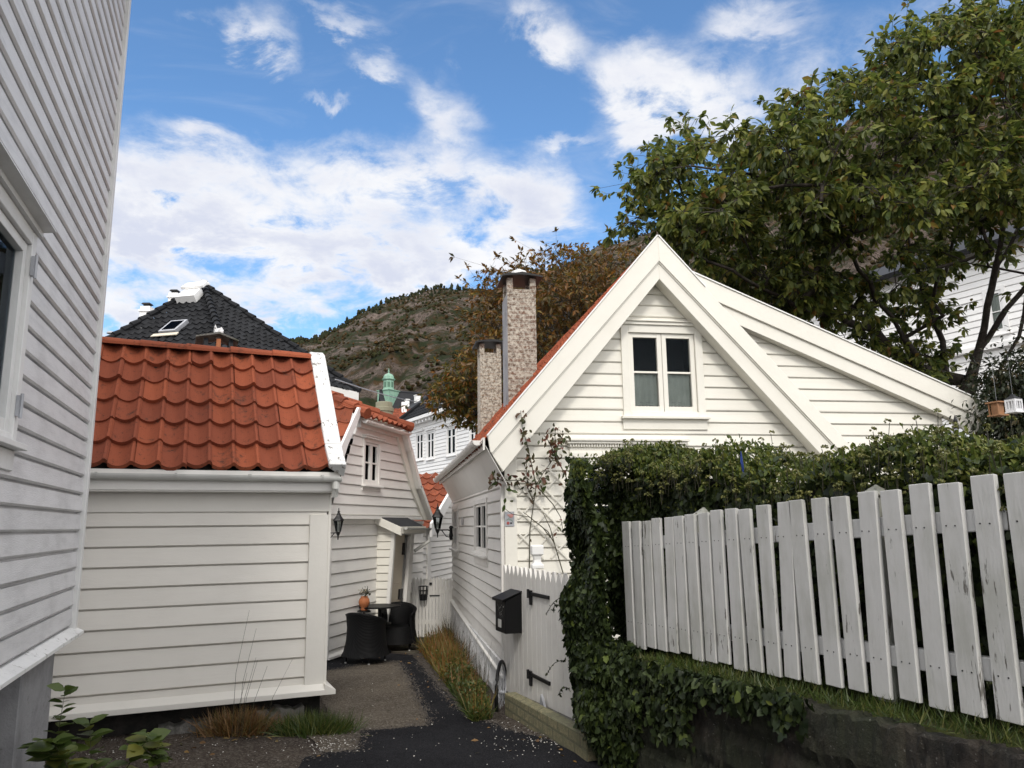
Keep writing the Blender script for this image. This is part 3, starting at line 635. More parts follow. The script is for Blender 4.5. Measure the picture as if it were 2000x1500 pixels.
# ------------------------------------------------------------------ cream gable house
G = Fr((at(985, 1000, 8.15).x, 8.15, 0), hdir(10375))
gh = empty('gable_house', G.o, G.rz, label='cream clapboard house with steep front gable and two brick chimneys', cat='house')
BO = -.20
pk = G.h(1283, 462, BO); lb = G.h(952, 852, BO); le = G.h(957, 882, BO); lt = G.h(983, 921, BO)
mk = G.h(1286, 511, BO); ml = G.h(960, 886, BO); ik = G.h(1288, 545, BO)
ro = G.h(1629, 838, BO); rm_ = G.h(1615, 857, BO); ri = G.h(1580, 862, BO)
def ext(a, b, t): return (a[0]+(b[0]-a[0])*t, a[1]+(b[1]-a[1])*t)
ro2, rm2, ri2 = ext(pk, ro, 1.12), ext(mk, rm_, 1.13), ext(ik, ri, 1.14)
ck = G.h(1342, 530, -.12); co = G.h(1921, 787, -.12); ce = G.h(1926, 797, -.12); ce2 = G.h(1919, 824, -.12)
cmk = G.h(1401, 591, -.12); ci = G.h(1440, 633, -.12); ci1 = G.h(1841, 810, -.12); cb = G.h(1868, 822, -.12); cbb = G.h(1900, 860, -.12)
slL = (pk[1]-lb[1])/(pk[0]-lb[0]); XR = G.h(1838, 815, 0)[0]
zc = ci1[1]+.05
j = G.h(1430, 612, -.0)
wall = [(0, -.2), (0, mk[1]-(mk[0]-0)*slL), mk, (j[0], j[1]+.02), (XR, zc), (XR, -.2)]
wl, wr = G.h(1214, 735)[0], G.h(1373, 735)[0]; wz0, wz1 = G.h(1290, 814)[1], G.h(1290, 637)[1]
SIDE = lambda u, z, o: (-o, u, z)
LW = (G.h(1104, 866, -.05)[0]+.12, G.h(1345, 866, -.05)[0]-.12, G.h(1200, 859, -.08)[1]-1.15, G.h(1200, 859, -.08)[1]-.2)
siding(mb := MB(), wall, .1335, FRONT, [hole(wl, wr, wz0, wz1), hole(*LW)], z0=-.2, t=.016, g=.006, jig=.1); mb.build('front_siding', 'cream', gh)
mb = MB(); bx(mb, FRONT, .0, G.h(1009, 1000)[0]-.0, .0, G.h(990, 932)[1]+.25, .0, .034); mb.build('corner_board', 'cream_trim', gh, bevel=.004)
# barge boards
PF = lambda u, q, d: (u, d, q)
mb = MB(); mb.prism([pk, lb, le, ext(ml, mk, .0), mk], PF, BO-.028, BO+.012); mb.prism([pk, mk, rm2, ro2], PF, BO-.0281, BO+.0119); mb.build('barge_board', 'cream_trim', gh, bevel=.004)
mb = MB(); mb.prism([mk, ext(ml, mk, .0), lt, ik], PF, BO, -.018); mb.prism([mk, ik, ri2, rm2], PF, BO+.001, -.0181)
mb.build('inner_barge_board', 'cream_trim', gh, bevel=.004)
mb = MB()
for a, b_ in ((mk, ml), (mk, rm2)): # bead between the two boards
    d = Vector((b_[0]-a[0], b_[1]-a[1])).normalized(); n_ = Vector((d.y, -d.x))*.012
    mb.prism([(a[0]-n_.x, a[1]-n_.y), (b_[0]-n_.x, b_[1]-n_.y), (b_[0]+n_.x, b_[1]+n_.y), (a[0]+n_.x, a[1]+n_.y)], PF, BO-.012, BO+.0)
mb.build('barge_bead', 'cream_trim', gh)
mb = MB(); mb.prism([ck, cmk, G.h(1919, 818, -.12), ce, co], PF, -.145, -.10); mb.build('barge_board', 'cream_trim', gh, bevel=.004)
mb = MB(); mb.prism([cmk, ci, ci1, cb, cbb, ce2, G.h(1919, 818, -.12)], PF, -.118, -.016); mb.build('inner_barge_board', 'cream_trim', gh, bevel=.004)
LEN = 6.75
# roof: left slope tiles with thickness, right slope, catslide
nvl = Vector((-math.sin(math.atan(slL)), 0, math.cos(math.atan(slL)))); dl = Vector((-math.cos(math.atan(slL)), 0, -math.sin(math.atan(slL))))
top = Vector((pk[0], 0, pk[1]-.0)); SLL = (Vector((pk[0], pk[1]))-Vector(lb)).length+.09
def PG(u, v):
    p = top+Vector((0, u, 0))+dl*v-nvl*.035; return p+Vector((-.25, 0, .06))*max(0, v-SLL+.35)**2
pantiles(mb := MB(), PG, nvl, .20, .29, BO+.03, LEN, .0, SLL, depth=.035, thick=.016, ns=8); mb.build('roof_tiles', 'tile_red', gh)
mb = MB(); slab(mb, [PG(BO+.02, 0)-nvl*.035, PG(LEN, 0)-nvl*.035, PG(LEN, SLL-.35)-nvl*.035, PG(BO+.02, SLL-.35)-nvl*.035], .06, nvl)
nr = Vector((-nvl.x, 0, nvl.z)); slab(mb, [(pk[0], BO+.02, pk[1]-.01), (ro2[0], BO+.02, ro2[1]-.01), (ro2[0], LEN, ro2[1]-.01), (pk[0], LEN, pk[1]-.01)], .08, nr)
nc_ = Vector((-(co[1]-ck[1]), 0, co[0]-ck[0])).normalized(); slab(mb, [(ck[0], -.10, ck[1]), (co[0], -.10, co[1]), (co[0], LEN-1.5, co[1]), (ck[0], LEN-1.5, ck[1])], .06, nc_)
mb.build('roof_boards', 'darkwood_shade', gh)
mb = MB(); 
def PC(u, v): d = Vector((co[0]-ck[0], 0, co[1]-ck[1])).normalized(); return Vector((ck[0], u, ck[1]))+d*v-nc_*.025
pantiles(mb, PC, nc_, .2, .3, -.05, LEN-1.5, .0, math.dist(ck, co)-.02, depth=.03)
mb.build('lower_roof_tiles', 'tile_red', gh)
mb = MB(); 
for a, b_, n_, o in ((pk, lb, nvl, BO), (pk, ext(pk, ro2, .24), nr, BO), (ck, co, nc_, -.12)): # thin capping strip on the barge edge
    A, B = Vector((a[0], 0, a[1])), Vector((b_[0], 0, b_[1])); 
    slab(mb, [A+Vector((0, o-.04, 0))+n_*.014, B+Vector((0, o-.04, 0))+n_*.014, B+Vector((0, o+.05, 0))+n_*.014, A+Vector((0, o+.05, 0))+n_*.014], .013, n_)
mb.build('capping_strip', 'bright', gh)
# side wall
ya = G.hx(884, 1165)[0]; LY = min(7.2, ya); zs0 = G.hx(984, 1308)[1]; zs1 = G.hx(884, 1168)[1]; zw0 = G.hx(980, 938)[1]; zw1 = G.hx(890, 984)[1]; zw = (zw0+zw1)/2
print('side wall', ya, zs0, zs1, zw0, zw1, 'eave', lb, 'G', G.o)
w1 = [G.hx(929, 1000)[0], G.hx(954, 1000)[0], G.hx(940, 1082)[1], G.hx(940, 975)[1]]
w2 = [G.hx(885.5, 1000)[0], G.hx(897, 1000)[0], G.hx(891, 1072)[1], G.hx(891, 988)[1]]
zsb = (zs0+zs1)/2
siding(mb := MB(), [(0, zs0), (LY, zs1), (LY, zw), (0, zw)], .135, SIDE, [hole(*w1), hole(*w2)], z0=zsb-.4, t=.018, g=.007, jig=.1); mb.build('side_siding', 'white', gh)
mb = MB(); mb.box(-.036, -.0, .0, .075, zs0, zw); mb.build('corner_board', 'white_trim', gh, bevel=.004)
mb = MB(); mb.prism([(0, zs0), (-.05, zs0-.04), (-.05, zs0-.06), (.0, zs0-.05)], lambda u, q, d: (u, d, q+(zs1-zs0)*d/LY), 0, LY); mb.build('drip_board', 'white_trim', gh)
window(gh, SIDE, *w1[:2], w1[2], w1[3], cw=.06, ncol=2, bars=(.52,), sw=.035, apron=.10); window(gh, SIDE, *w2[:2], w2[2], w2[3], cw=.06, ncol=2, bars=(.52,), sw=.035, apron=.08)
mb = MB(); n = 40; vs = []; f_ = []
for k in range(n+1):
    y = LY*k/n
    for q in range(9):
        zz = (zs0-.045+(zs1-zs0)*y/LY)*(q/8)+(-.7)*(1-q/8); vs.append((-.035-.05*(1-q/8)+random.uniform(-.014, .014), y, zz))
for k in range(n):
    for q in range(8): f_.append((k*9+q, k*9+q+1, (k+1)*9+q+1, (k+1)*9+q))
mb.add(vs, f_); mb.box(-.03, XR, .02, LY, -.7, zs1-.1); mb.build('foundation', 'stucco', gh)
mb = MB(); mb.box(.55, XR-.01, .55, LY-.01, .1, zw); mb.prism([(.05, zw), (mk[0], mk[1]-.2), (j[0], j[1]-.15), (XR-.02, zc-.1), (XR-.02, zw)], PF, .55, LY-.02); mb.build('wall', 'white', gh)
# eave soffit and gutter on the side
ex_, ez_ = lb[0]-.0, lb[1]-.06
mb = MB(); slab(mb, [(-.0, .03, zw-.005), (-.0, LY, zw-.005), (ex_-.02, LY, ez_-.03), (ex_-.02, -.19, ez_-.03), (0, -.19, zw-.005)], .025, Vector((-.3, 0, 1)).normalized())
mb.box(ex_-.045, ex_-.022, -.17, LY+.1, ez_-.08, ez_+.05); mb.build('soffit', 'white_trim', gh)
mb = MB(); gutter(mb, (ex_-.10, -.16, ez_+.02), (ex_-.10, LY+.15, ez_-.0), .055)
for k in range(10): gutter(mb, (ex_-.10, .1+k*.7, ez_+.022), (ex_-.10, .115+k*.7, ez_+.022), .062)
mb.build('gutter', 'white_trim', gh)
# front window with curtains
fu = lambda px, py, y=.0: G.h(px, py, y)
wn = window(gh, FRONT, wl, wr, wz0, wz1, cw=.088, pr=.034, ncol=2, bars=(.5,), sw=.052, trim='cream_trim', cap=.035, sill=True, apron=.115,
    curtain=[(wl+.10, wl+.10+(wr-wl-.2)*.5, wz0+.13, wz0+.50), (wl+.10+(wr-wl-.2)*.5, wr-.10, wz0+.13, wz0+.50)], capd=.02, label='attic window with white half curtains')
for k in range(2):
    mb = MB(); a = wl+.15+k*(wr-wl-.2)*.5
    for q in range(5):
        u = a+q*.042; mb.prism([(u, wz0+.125), (u+.021, wz0+.155), (u+.042, wz0+.125), (u+.042, wz0+.118), (u+.021, wz0+.145), (u, wz0+.118)], PF, .055, .057)
    mb.prism([(a, wz0+.165), (a+.22, wz0+.165), (a+.22, wz0+.172), (a, wz0+.172)], PF, .055, .057)
    mb.build('lace_edge', 'lace', wn)
# carved head of the lower window, mostly behind the hedge
a0, a1 = fu(1104, 866, -.05)[0], fu(1345, 866, -.05)[0]; z_c = fu(1200, 859, -.08)[1]
mb = MB(); bx(mb, FRONT, a0, a1, z_c-.012, z_c+.012, 0, .10); bx(mb, FRONT, a0+.02, a1-.02, z_c-.04, z_c-.0125, 0, .08)
n = 44
for k in range(n): u = a0+.05+(a1-a0-.1)*k/n; bx(mb, FRONT, u, u+.016, z_c-.075, z_c-.0405, 0, .062)
bx(mb, FRONT, a0+.035, a1-.035, z_c-.076, z_c-.0406, 0, .045); bx(mb, FRONT, a0+.05, a1-.05, z_c-.135, z_c-.077, 0, .03); bx(mb, FRONT, a0+.05, a1-.05, z_c-.19, z_c-.136, 0, .055)
mb.build('window_cornice', 'cream_trim', gh, bevel=.002)
window(gh, FRONT, *LW, cw=.08, ncol=2, bars=(.5,), trim='cream_trim', pr=.04)
# chimneys
def chimney(px0, px1, pyt, Yd, name, mat, zlow, wood=False):
    a, b_ = G.L(at(px0, pyt, Yd)), G.L(at(px1, pyt, Yd)); x0, x1, y0, zt_ = a[0], b_[0], (a[1]+b_[1])/2, a[2]; w_ = x1-x0
    mb = MB(); zo = zt_-.22
    mb.box(x0, x1, y0, y0+w_, zlow, zo)
    th = .085
    for (p, q) in ((x0, x0+th), (x1-th, x1)):
        for (r_, s_) in ((y0, y0+th), (y0+w_-th, y0+w_)): mb.box(p, q, r_, s_, zo, zt_)
    mb.box(x0+th, x1-th, y0+.012, y0+th, zo, zo+.055); mb.box(x0+th, x1-th, y0+w_-th, y0+w_-.012, zo, zo+.055)
    c = mb.build('chimney', mat, gh, wob=.003)
    mb = MB(); mb.box(x0+.03, x1-.03, y0+.1, y0+w_-.1, zo, zo+.01); mb.build('flue', 'dark', c)
    mb = MB(); n = 6; vs = []
    for k in range(n+1):
        for q in range(n+1):
            u, v = k/n, q/n; vs.append((x0-.09+(w_+.18)*u, y0-.1+(w_+.2)*v, zt_+.03+.045*(1-(2*u-1)**2)-.02*random.random()))
    for k in range(n+1):
        for q in range(n+1):
            u, v = k/n, q/n; vs.append((x0-.09+(w_+.18)*u, y0-.1+(w_+.2)*v, zt_-.002+.03*(1-(2*u-1)**2)*(abs(2*u-1) < .7)))
    m_ = (n+1)**2; f_ = [(k*(n+1)+q, k*(n+1)+q+1, (k+1)*(n+1)+q+1, (k+1)*(n+1)+q) for k in range(n) for q in range(n)]
    f_ += [tuple(m_+i for i in f[::-1]) for f in f_]; per = [q for q in range(n)]+[(k+1)*(n+1)-1 for k in range(n)]+[m_-1-q for q in range(n)]+[(n-k)*(n+1) for k in range(n)]
    f_ += [(per[i], m_+per[i], m_+per[(i+1) % len(per)], per[(i+1) % len(per)]) for i in range(len(per))]
    mb.add(vs, f_); mb.build('cap', 'black_metal', c)
    return c, x0, x1, y0, w_, zt_
c1, cx0, cx1, cy0, cw_, czt = chimney(990, 1047, 544, 10.9, 'chimney', 'chimney_brick', 1.5)
bmx = bmesh.new(); bmesh.ops.create_icosphere(bmx, subdivisions=2, radius=1)
for v in bmx.verts: v.co = Vector((v.co.x*.125, v.co.y*.12, max(v.co.z, -.5)*.09))*(1+random.gauss(0, .06)); v.co += Vector(((cx0+cx1)/2, cy0+cw_/2, czt+.12))
me = bpy.data.meshes.new('weight_stone'); bmx.to_mesh(me); bmx.free(); link('weight_stone', me, 'stucco', c1)
mb = MB(); mb.box(cx0-.012, cx0-.002, cy0-.004, cy0+cw_, 1.5, czt-.26); mb.build('corner_flashing', 'concrete', c1)
mb = MB(); mb.tube([(cx1+.02, cy0-.05, czt-1.72), (cx1+.10, cy0-.10, czt-1.70)], .035, 10); mb.lathe([(.05, 0), (.075, .02), (.05, .05)], 12, (cx1+.10, cy0-.1, czt-1.72)); mb.build('vent_pipe', 'flash', c1)
chimney(937, 979, 672, 13.9, 'chimney', 'chimney_brick2', 1.5)
# trellis on the front wall
mb = MB(); C0 = (fu(1080, 1000)); hw = .30; hh_ = .46; th = .012
cx_, cz_ = fu(1066, 1000)[0], fu(1066, 1003)[1]
for sgn in (1, -1):
    for k in range(-4, 5):
        c = k*.25; seg = []
        # line z = sgn*x + c clipped to |x|<hw, |z|<hh
        x0, x1 = -hw, hw
        zA, zB = sgn*x0+c, sgn*x1+c
        lo, hi = (max(-hh_, min(zA, zB)), min(hh_, max(zA, zB)))
        if hi-lo < .08: continue
        xa, xb = (lo-c)/sgn, (hi-c)/sgn; d = Vector((xb-xa, hi-lo)).normalized(); n_ = Vector((-d.y, d.x))*.008
        o = .022 if sgn > 0 else .031
        mb.prism([(cx_+xa-n_.x, cz_+lo-n_.y), (cx_+xb-n_.x, cz_+hi-n_.y), (cx_+xb+n_.x, cz_+hi+n_.y), (cx_+xa+n_.x, cz_+lo+n_.y)], PF, -o-.008, -o)
tr = mb.build('trellis', 'cream_trim', None); tr.matrix_world = Matrix.Translation(G.o) @ Matrix.Rotation(G.rz, 4, 'Z'); tag(tr, 'cream diagonal lattice trellis on the front wall behind the climbing rose', 'trellis')
# enamel sign at the corner
sx0, sx1 = fu(986, 1013, -.04)[0], fu(1004.5, 1013, -.04)[0]; sz0, sz1 = fu(995, 1028, -.04)[1], fu(995, 999, -.04)[1]; sw_, sh_ = sx1-sx0, sz1-sz0
sg = empty('sign', G.W((sx0+sx1)/2, -.036, sz0), G.rz, label='small grey notice plate with red wreath mark on the house corner', cat='sign')
mb = MB(); mb.box(-sw_/2, sw_/2, -.006, 0, 0, sh_); mb.build('plate', 'flash', sg, bevel=.002)
M['red'] = plain('sign_red', (.36, .07, .06), .5); M['signgreen'] = plain('sign_grey_green', (.22, .27, .25), .5); M['pink'] = plain('sign_pink', (.5, .24, .22), .5)
PS2 = lambda u, q, d: (u, d, q)
mb = MB(); mb.prism([(-.03*sw_*10, sh_*.80), (sw_*.42, sh_*.84), (sw_*.38, sh_*.66), (sw_*.12, sh_*.55), (-sw_*.12, sh_*.68)], PS2, -.009, -.007); mb.build('mark', 'pink', sg)
mb = MB(); mb.lathe([(sw_*.15, -.001), (sw_*.15, .001)], 14); mb.v = [(x-sw_*.17, -.009+z, sh_*.22+y) for x, y, z in mb.v]; mb.build('mark', 'red', sg)
mb = MB(); mb.box(sw_*.05, sw_*.26, -.009, -.007, sh_*.17, sh_*.26); mb.build('mark', 'black_metal', sg)
mb = MB(); mb.prism([(-sw_*.45, sh_*.38), (-sw_*.1, sh_*.58), (sw_*.3, sh_*.42), (sw_*.4, sh_*.2), (sw_*.2, sh_*.36), (-sw_*.1, sh_*.44)], PS2, -.0085, -.0065); mb.build('mark', 'signgreen', sg)
# house number plate on the side wall
yy, zz = G.hx(902.5, 1018, -.03)
mb = MB(); mb.box(-.008, 0, -.055, .055, -.06, .06); pl = mb.build('number_plate', 'flash', None, bevel=.002); pl.matrix_world = Matrix.Translation(G.W(-.028, yy, zz)) @ Matrix.Rotation(G.rz, 4, 'Z'); tag(pl, 'small grey house plate between the two side wall windows', 'number plate')
# ------------------------------------------------------------------ middle house with half-hipped gable and porch
H = Fr(at(636, 1200, 11.2), hdir(1400)); H.o.z = 0
hh0 = empty('gambrel_house', H.o, H.rz, label='white clapboard house with half-hipped red tile roof and leaning porch', cat='house')
yo = -.09
P_ = lambda x, y, o=0.: H.h(x, y, o)
zb0 = P_(640, 1284)[1]
lowp = [P_(637, 1284), (P_(640, 1284)[0]+3.6, zb0-.18), P_(826, 1018), P_(645, 1006)]
lowp = [(P_(637, 1284)[0], zb0), (P_(826, 1018)[0]+.0, zb0-.1), (P_(826, 1018)[0], P_(826, 1018)[1]), (P_(640, 1008)[0], P_(640, 1008)[1])]
siding(mb := MB(), lowp, .175, FRONT, t=.018, g=.008, jig=.12); mb.build('lower_siding', 'white', hh0)
tl, trr = P_(697, 832, yo), P_(776, 846, yo); rr = [P_(785, 880, yo), P_(805, 955, yo), P_(829, 1016, yo)]
upp = [P_(641, 1006, yo), P_(829, 1020, yo)]+[rr[1], rr[0]]+[trr, tl]
upp[1] = (rr[2][0], upp[0][1]); upp.insert(2, rr[2]) if rr[2][1] > upp[0][1]+.01 else None
win = [P_(707, 900, yo)[0], P_(741, 900, yo)[0], P_(723, 948, yo)[1], P_(723, 858, yo)[1]]
UPF = lambda u, z, o: (u, yo-o, z)
siding(mb := MB(), upp, .15, UPF, [hole(*win)], t=.018, g=.008, jig=.12); mb.build('gable_siding', 'white', hh0)
mb = MB(); mb.prism([(p[0], p[1]) for p in upp], PF, .60, .62); mb.box(upp[0][0], upp[1][0], yo-.035, .0, upp[0][1]-.05, upp[0][1]+.0); mb.build('wall', 'white_trim', hh0)
window(hh0, UPF, *win[:2], win[2], win[3], cw=.06, ncol=2, bars=(.5,), sw=.04, cap=.03, apron=.06)
# cornice with gutter at the top, barge boards either side
c0, c1_ = P_(697, 818, yo-.1), P_(779, 841, yo-.1)
mb = MB(); mb.box(tl[0], trr[0], yo-.07, yo, tl[1]-.02, tl[1]+.12); mb.box(tl[0]-.02, trr[0]+.02, yo-.1, yo-.02, tl[1]+.121, tl[1]+.15); mb.build('cornice', 'white_trim', hh0)
mb = MB(); gutter(mb, (tl[0]-.05, yo-.16, c0[1]+.0), (trr[0]+.1, yo-.16, c0[1]-.02), .05); 
for k in range(5): gutter(mb, (tl[0]+.1+k*.4, yo-.16, c0[1]+.0), (tl[0]+.12+k*.4, yo-.16, c0[1]), .057)
mb.build('gutter', 'white_trim', hh0)
mb = MB(); q = [trr]+rr; 
for a, b_ in zip(q, q[1:]): mb.prism([(a[0]-.14, a[1]), (a[0]+.05, a[1]+.02), (b_[0]+.05, b_[1]+.0), (b_[0]-.14, b_[1])], PF, yo-.05, yo+.02)
mb.build('barge_board', 'cream_trim', hh0, bevel=.003)
mb = MB()
for a, b_ in zip(q, q[1:]): mb.prism([(a[0]+.051, a[1]+.05), (a[0]+.15, a[1]+.06), (b_[0]+.15, b_[1]+.03), (b_[0]+.051, b_[1]+.0)], PF, yo-.14, yo+.3)
mb.build('verge_board', 'white_trim', hh0)
L0, L1 = P_(707, 797, yo-.12), P_(676, 868, yo-.12); L2 = P_(641, 985, yo-.12)
mb = MB(); mb.prism([(L0[0]-.10, L0[1]), (L0[0]+.06, L0[1]), (L1[0]+.07, L1[1]), (L2[0]+.06, L2[1]), (L2[0]-.12, L2[1]), (L1[0]-.11, L1[1])], PF, yo-.12, yo-.08); mb.build('barge_board', 'bright', hh0, bevel=.003)
# roof: near slope faces the path, half-hip over the gable
run_ = 1.9; zt2 = L0[1]
s0 = Vector((L2[0]-.12, yo-.08, L2[1])); s1 = Vector((L0[0]-.04, yo-.08, zt2)); ridge = Vector(((tl[0]+trr[0])/2, 1.1, G and H.L(at(655, 758, 12.6))[2]))
nd = (s1-s0); slp = nd.normalized(); dnv = -slp; nH = Vector((-slp.z, 0, slp.x)).normalized()
RZ = ridge.z; ex2 = (RZ-s1.z)/slp.z
def PH(u, v): return Vector((s1.x, u, s1.z))+slp*ex2+dnv*v
Lr = ex2+nd.length
pantiles(mb := MB(), PH, nH, .21, .29, yo-.05, 5.2, 0, Lr-.05, lims=lambda v: (yo-.05+max(0, (ex2-v)/ex2)*1.15, 5.2), depth=.035); mb.build('roof', 'tile_red2', hh0)
# half-hip face
xa, xb = tl[0]-.08, trr[0]+.12; ze2 = c0[1]+.06; rx = s1.x+slp.x*ex2; apex = Vector((rx, yo-.05+1.15, RZ))
e0 = Vector((0, yo-.2, ze2)); dd = Vector((0, apex.y-e0.y, apex.z-ze2)); LH = dd.length; dh = -dd.normalized(); nh_ = Vector((0, -dd.z, dd.y)).normalized()
def PHH(u, v): return Vector((u, apex.y, apex.z))+dh*v
pantiles(mb := MB(), PHH, nh_, .2, .29, xa, xb, 0, LH, lims=lambda v: (rx+(xa-rx)*min(1, v/LH), rx+(xb-rx)*min(1, v/LH)), depth=.035); mb.build('roof', 'tile_red2', hh0)
mb = MB()
for A, B in ((apex, Vector((xa, e0.y, ze2))), (apex, Vector((xb, e0.y, ze2)))):
    n = 6
    for k in range(n): mb.tube([A.lerp(B, k/n)+Vector((0, 0, .02)), A.lerp(B, (k+1.08)/n)+Vector((0, 0, .04))], [.075, .09], 8)
mb.build('hip_tiles', 'tile_red2', hh0)
mb = MB(); far = s1.x+2*(xb-xa)
mb.add([tuple(PH(yo, .9)-nH*.06), tuple(PH(5.2, .9)-nH*.06), tuple(PH(5.2, Lr-.1)-nH*.06), tuple(PH(yo, Lr-.1)-nH*.06)], [(0, 1, 2, 3)]); mb.box(.0, upp[1][0], .3, 5, .0, L2[1]-.1)
mb.build('roof_boards', 'darkwood_shade', hh0)
mb = MB(); siding(mb, [(0, zb0), (5, zb0), (5, L2[1]-.05), (0, L2[1]-.05)], .17, lambda u, z, o: (P_(637, 1284)[0]-o, u, z)); mb.build('side_siding', 'white', hh0)
mb = MB(); x_ = P_(637, 1284)[0]; mb.box(x_-.02, x_+.02, -.03, .05, zb0, upp[0][1]-.05); mb.prism([(0, .04), (-.05, .0), (-.05, -.03), (0, -.02)], lambda u, q, d: (d, u, zb0+q), x_, x_+3.); mb.build('corner_board', 'white_trim', hh0)
mb = MB(); mb.box(x_+.02, x_+4, .02, .3, -.6, zb0); mb.build('plinth', 'stone', hh0)
mb = MB(); y_ = 1.4; ck_ = H.L(at(750, 800, 14.3)); mb.lathe([(.17, 0), (.17, 1.6), (.185, 1.61), (.185, 1.68), (.16, 1.69), (.16, 1.78), (.14, 1.79)], 14, (ck_[0], ck_[1], ck_[2]-1.65)); M['claypot'] = plain('greenish_render', (.28, .27, .19), .8)
mb.build('chimney', 'claypot', hh0)
# porch
PD = .62; a = P_(735, 1100)[0]; b_ = H.h(768, 1060, -PD)[0]; x0p = a
tz = H.h(768, 1035, -PD)[1]; bz = H.h(757, 1210, -PD)[1]
yt_, yb_ = H.hx(770, 1035, x0p)[0], H.hx(757, 1185, x0p)[0]
zt0 = H.hx(737, 1013, x0p)[1]; zt1 = H.hx(770, 1035, x0p)[1]; zbp = H.hx(757, 1215, x0p)[1]
print('porch', yt_, yb_, zt0, zt1, zbp)
PSI = lambda u, z, o: (x0p-o, u, z)
siding(mb := MB(), [(0.0, zbp), (yb_, zbp), (yt_, zt1), (0.0, zt0)], .125, PSI, t=.014, g=.006); mb.build('porch_siding', 'cream', hh0)
dxr = H.h(808, 1060, yt_)[0]
def PL(x, z): # leaning plane of the doorway
    f = (z-zbp)/(zt1-zbp); return yb_+(yt_-yb_)*f
def leanbox(mb, x0, x1, z0, z1, o0, o1):
    vs = [(x, PL(x, z)-o, z) for o in (o0, o1) for z in (z0, z1) for x in (x0, x1)]; mb.add(vs, [(0,1,3,2),(4,6,7,5),(0,2,6,4),(1,5,7,3),(0,4,5,1),(2,3,7,6)])
mb = MB(); leanbox(mb, x0p-.02, x0p+.05, zbp, zt1, -.04, .02); leanbox(mb, dxr-.16, dxr, zbp, zt1, -.04, .02); leanbox(mb, x0p+.05, dxr-.16, zt1-.08, zt1, -.04, .018); mb.build('door_frame', 'white_trim', hh0, bevel=.003)
mb = MB(); leanbox(mb, x0p+.26, dxr-.18, zbp+.05, zt1-.09, -.12, -.08)
for k in range(1, 5): z_ = zbp+.05+(zt1-zbp-.15)*k/5; leanbox(mb, x0p+.36, dxr-.22, z_, z_+.008, -.079, -.074)
dr = mb.build('door', 'ochre_shadewall', hh0)
mb = MB(); leanbox(mb, x0p+.55, x0p+.68, zt1-1.15, zt1-.98, -.079, -.05); mb.build('letter_box', 'black_metal', dr)
mb = MB(); leanbox(mb, x0p+.58, x0p+.62, zt1-.42, zt1-.22, -.079, -.04); mb.build('knocker', 'black_metal', dr)
mb = MB(); leanbox(mb, x0p+.04, dxr-.02, zbp, zt1, -.60, -.55); mb.build('dark_recess', 'darkwood_shade', hh0)
mb = MB(); leanbox(mb, dxr-.03, dxr, zbp, zt1, -.6, -.04); mb.build('porch_end', 'white_trim', hh0)
mb = MB(); mb.box(x0p-.03, dxr+.1, yb_-.05, 0, zbp-.12, zbp); mb.build('doorstep', 'stone', hh0)
zr1 = zt1+.04; mb = MB(); slab(mb, [(x0p-.10, .0, zt0+.08), (dxr+.15, .0, zt0+.08), (dxr+.15, yt_-.16, zr1), (x0p-.10, yt_-.16, zr1)], .03, Vector((0, -.5, 1)).normalized()); mb.build('porch_roof', 'slate', hh0)
mb = MB(); mb.prism([(.0, zt0+.06), (yt_-.17, zr1+.0), (yt_-.17, zr1-.13), (.0, zt0-.07)], lambda u, q, d: (d, u, q), x0p-.13, x0p-.09); mb.box(x0p-.09, dxr+.14, yt_-.17, yt_-.14, zr1-.1, zr1+.01); mb.build('porch_fascia', 'cream_trim', hh0)
mb = MB(); gutter(mb, (x0p-.05, yt_-.22, zr1), (dxr+.2, yt_-.22, zr1-.02), .04); mb.tube([(dxr+.15, yt_-.22, zr1-.04), (dxr+.15, yt_-.22, zr1-.25), (dxr-.1, yt_-.06, zr1-.4)], .03, 8); mb.build('porch_gutter', 'zinc', hh0)

# downpipe at the shed corner
dp = tag(MB().tube([at(634, 1045, 10.95), at(634, 1052, 10.95), at(637, 1062, 10.95), at(637.5, 1068, 10.95), at(631, 1270, 10.95), at(627, 1288, 10.8)], .035, 10).build('downpipe', 'bright', smooth=True), 'white rain downpipe with a bent top beside the shed corner', 'downpipe')
for yy in (1078, 1205): cl = MB(); p = at(636.5-(yy-1068)*.032, yy, 10.95); cl.tube([p, p+Vector((0, 0, -.05))], .045, 10); cl.build('clamp', 'bright', dp)

# ------------------------------------------------------------------ far house with red roof at the lane's end
Q = Fr(at(835, 1100, 15.6), hdir(1290)); Q.o.z = 0
qh = empty('lane_end_house', Q.o, Q.rz, label='white house at the lane end, its orange roof meeting a white barge board', cat='house')
A0 = Q.h(802, 1100)[0]; zb_ = -.45
tA = Q.h(835, 1035, 0); tB = Q.h(868, 978, 0)
sl_ = (tB[1]-tA[1])/(tB[0]-tA[0]); A1 = tA[0]+(Q.h(850, 926, .5)[1]-.2-tA[1])/sl_
poly = [(A0, zb_), (A1, zb_), (A1, tA[1]+(A1-tA[0])*sl_), (tA[0], tA[1]), (A0, tA[1])]
siding(mb := MB(), poly, .118, FRONT, t=.018, g=.010, rec=.02, jig=.05); mb.build('siding', 'white', qh)
mb = MB(); mb.box(-.12, .12, -.04, 0, zb_, tA[1]); mb.build('corner_board', 'white_trim', qh)
mb = MB(); mb.prism([(tA[0]-.35, tA[1]-.35*sl_+.04), (A1, poly[2][1]+.04), (A1, poly[2][1]+.30), (tA[0]-.35, tA[1]-.35*sl_+.30)], PF, -.2, -.15); mb.build('barge_board', 'bright', qh)
dq = Vector((-(tB[0]-tA[0]), 0, -(tB[1]-tA[1]))).normalized(); nq = Vector((dq.z, 0, -dq.x))
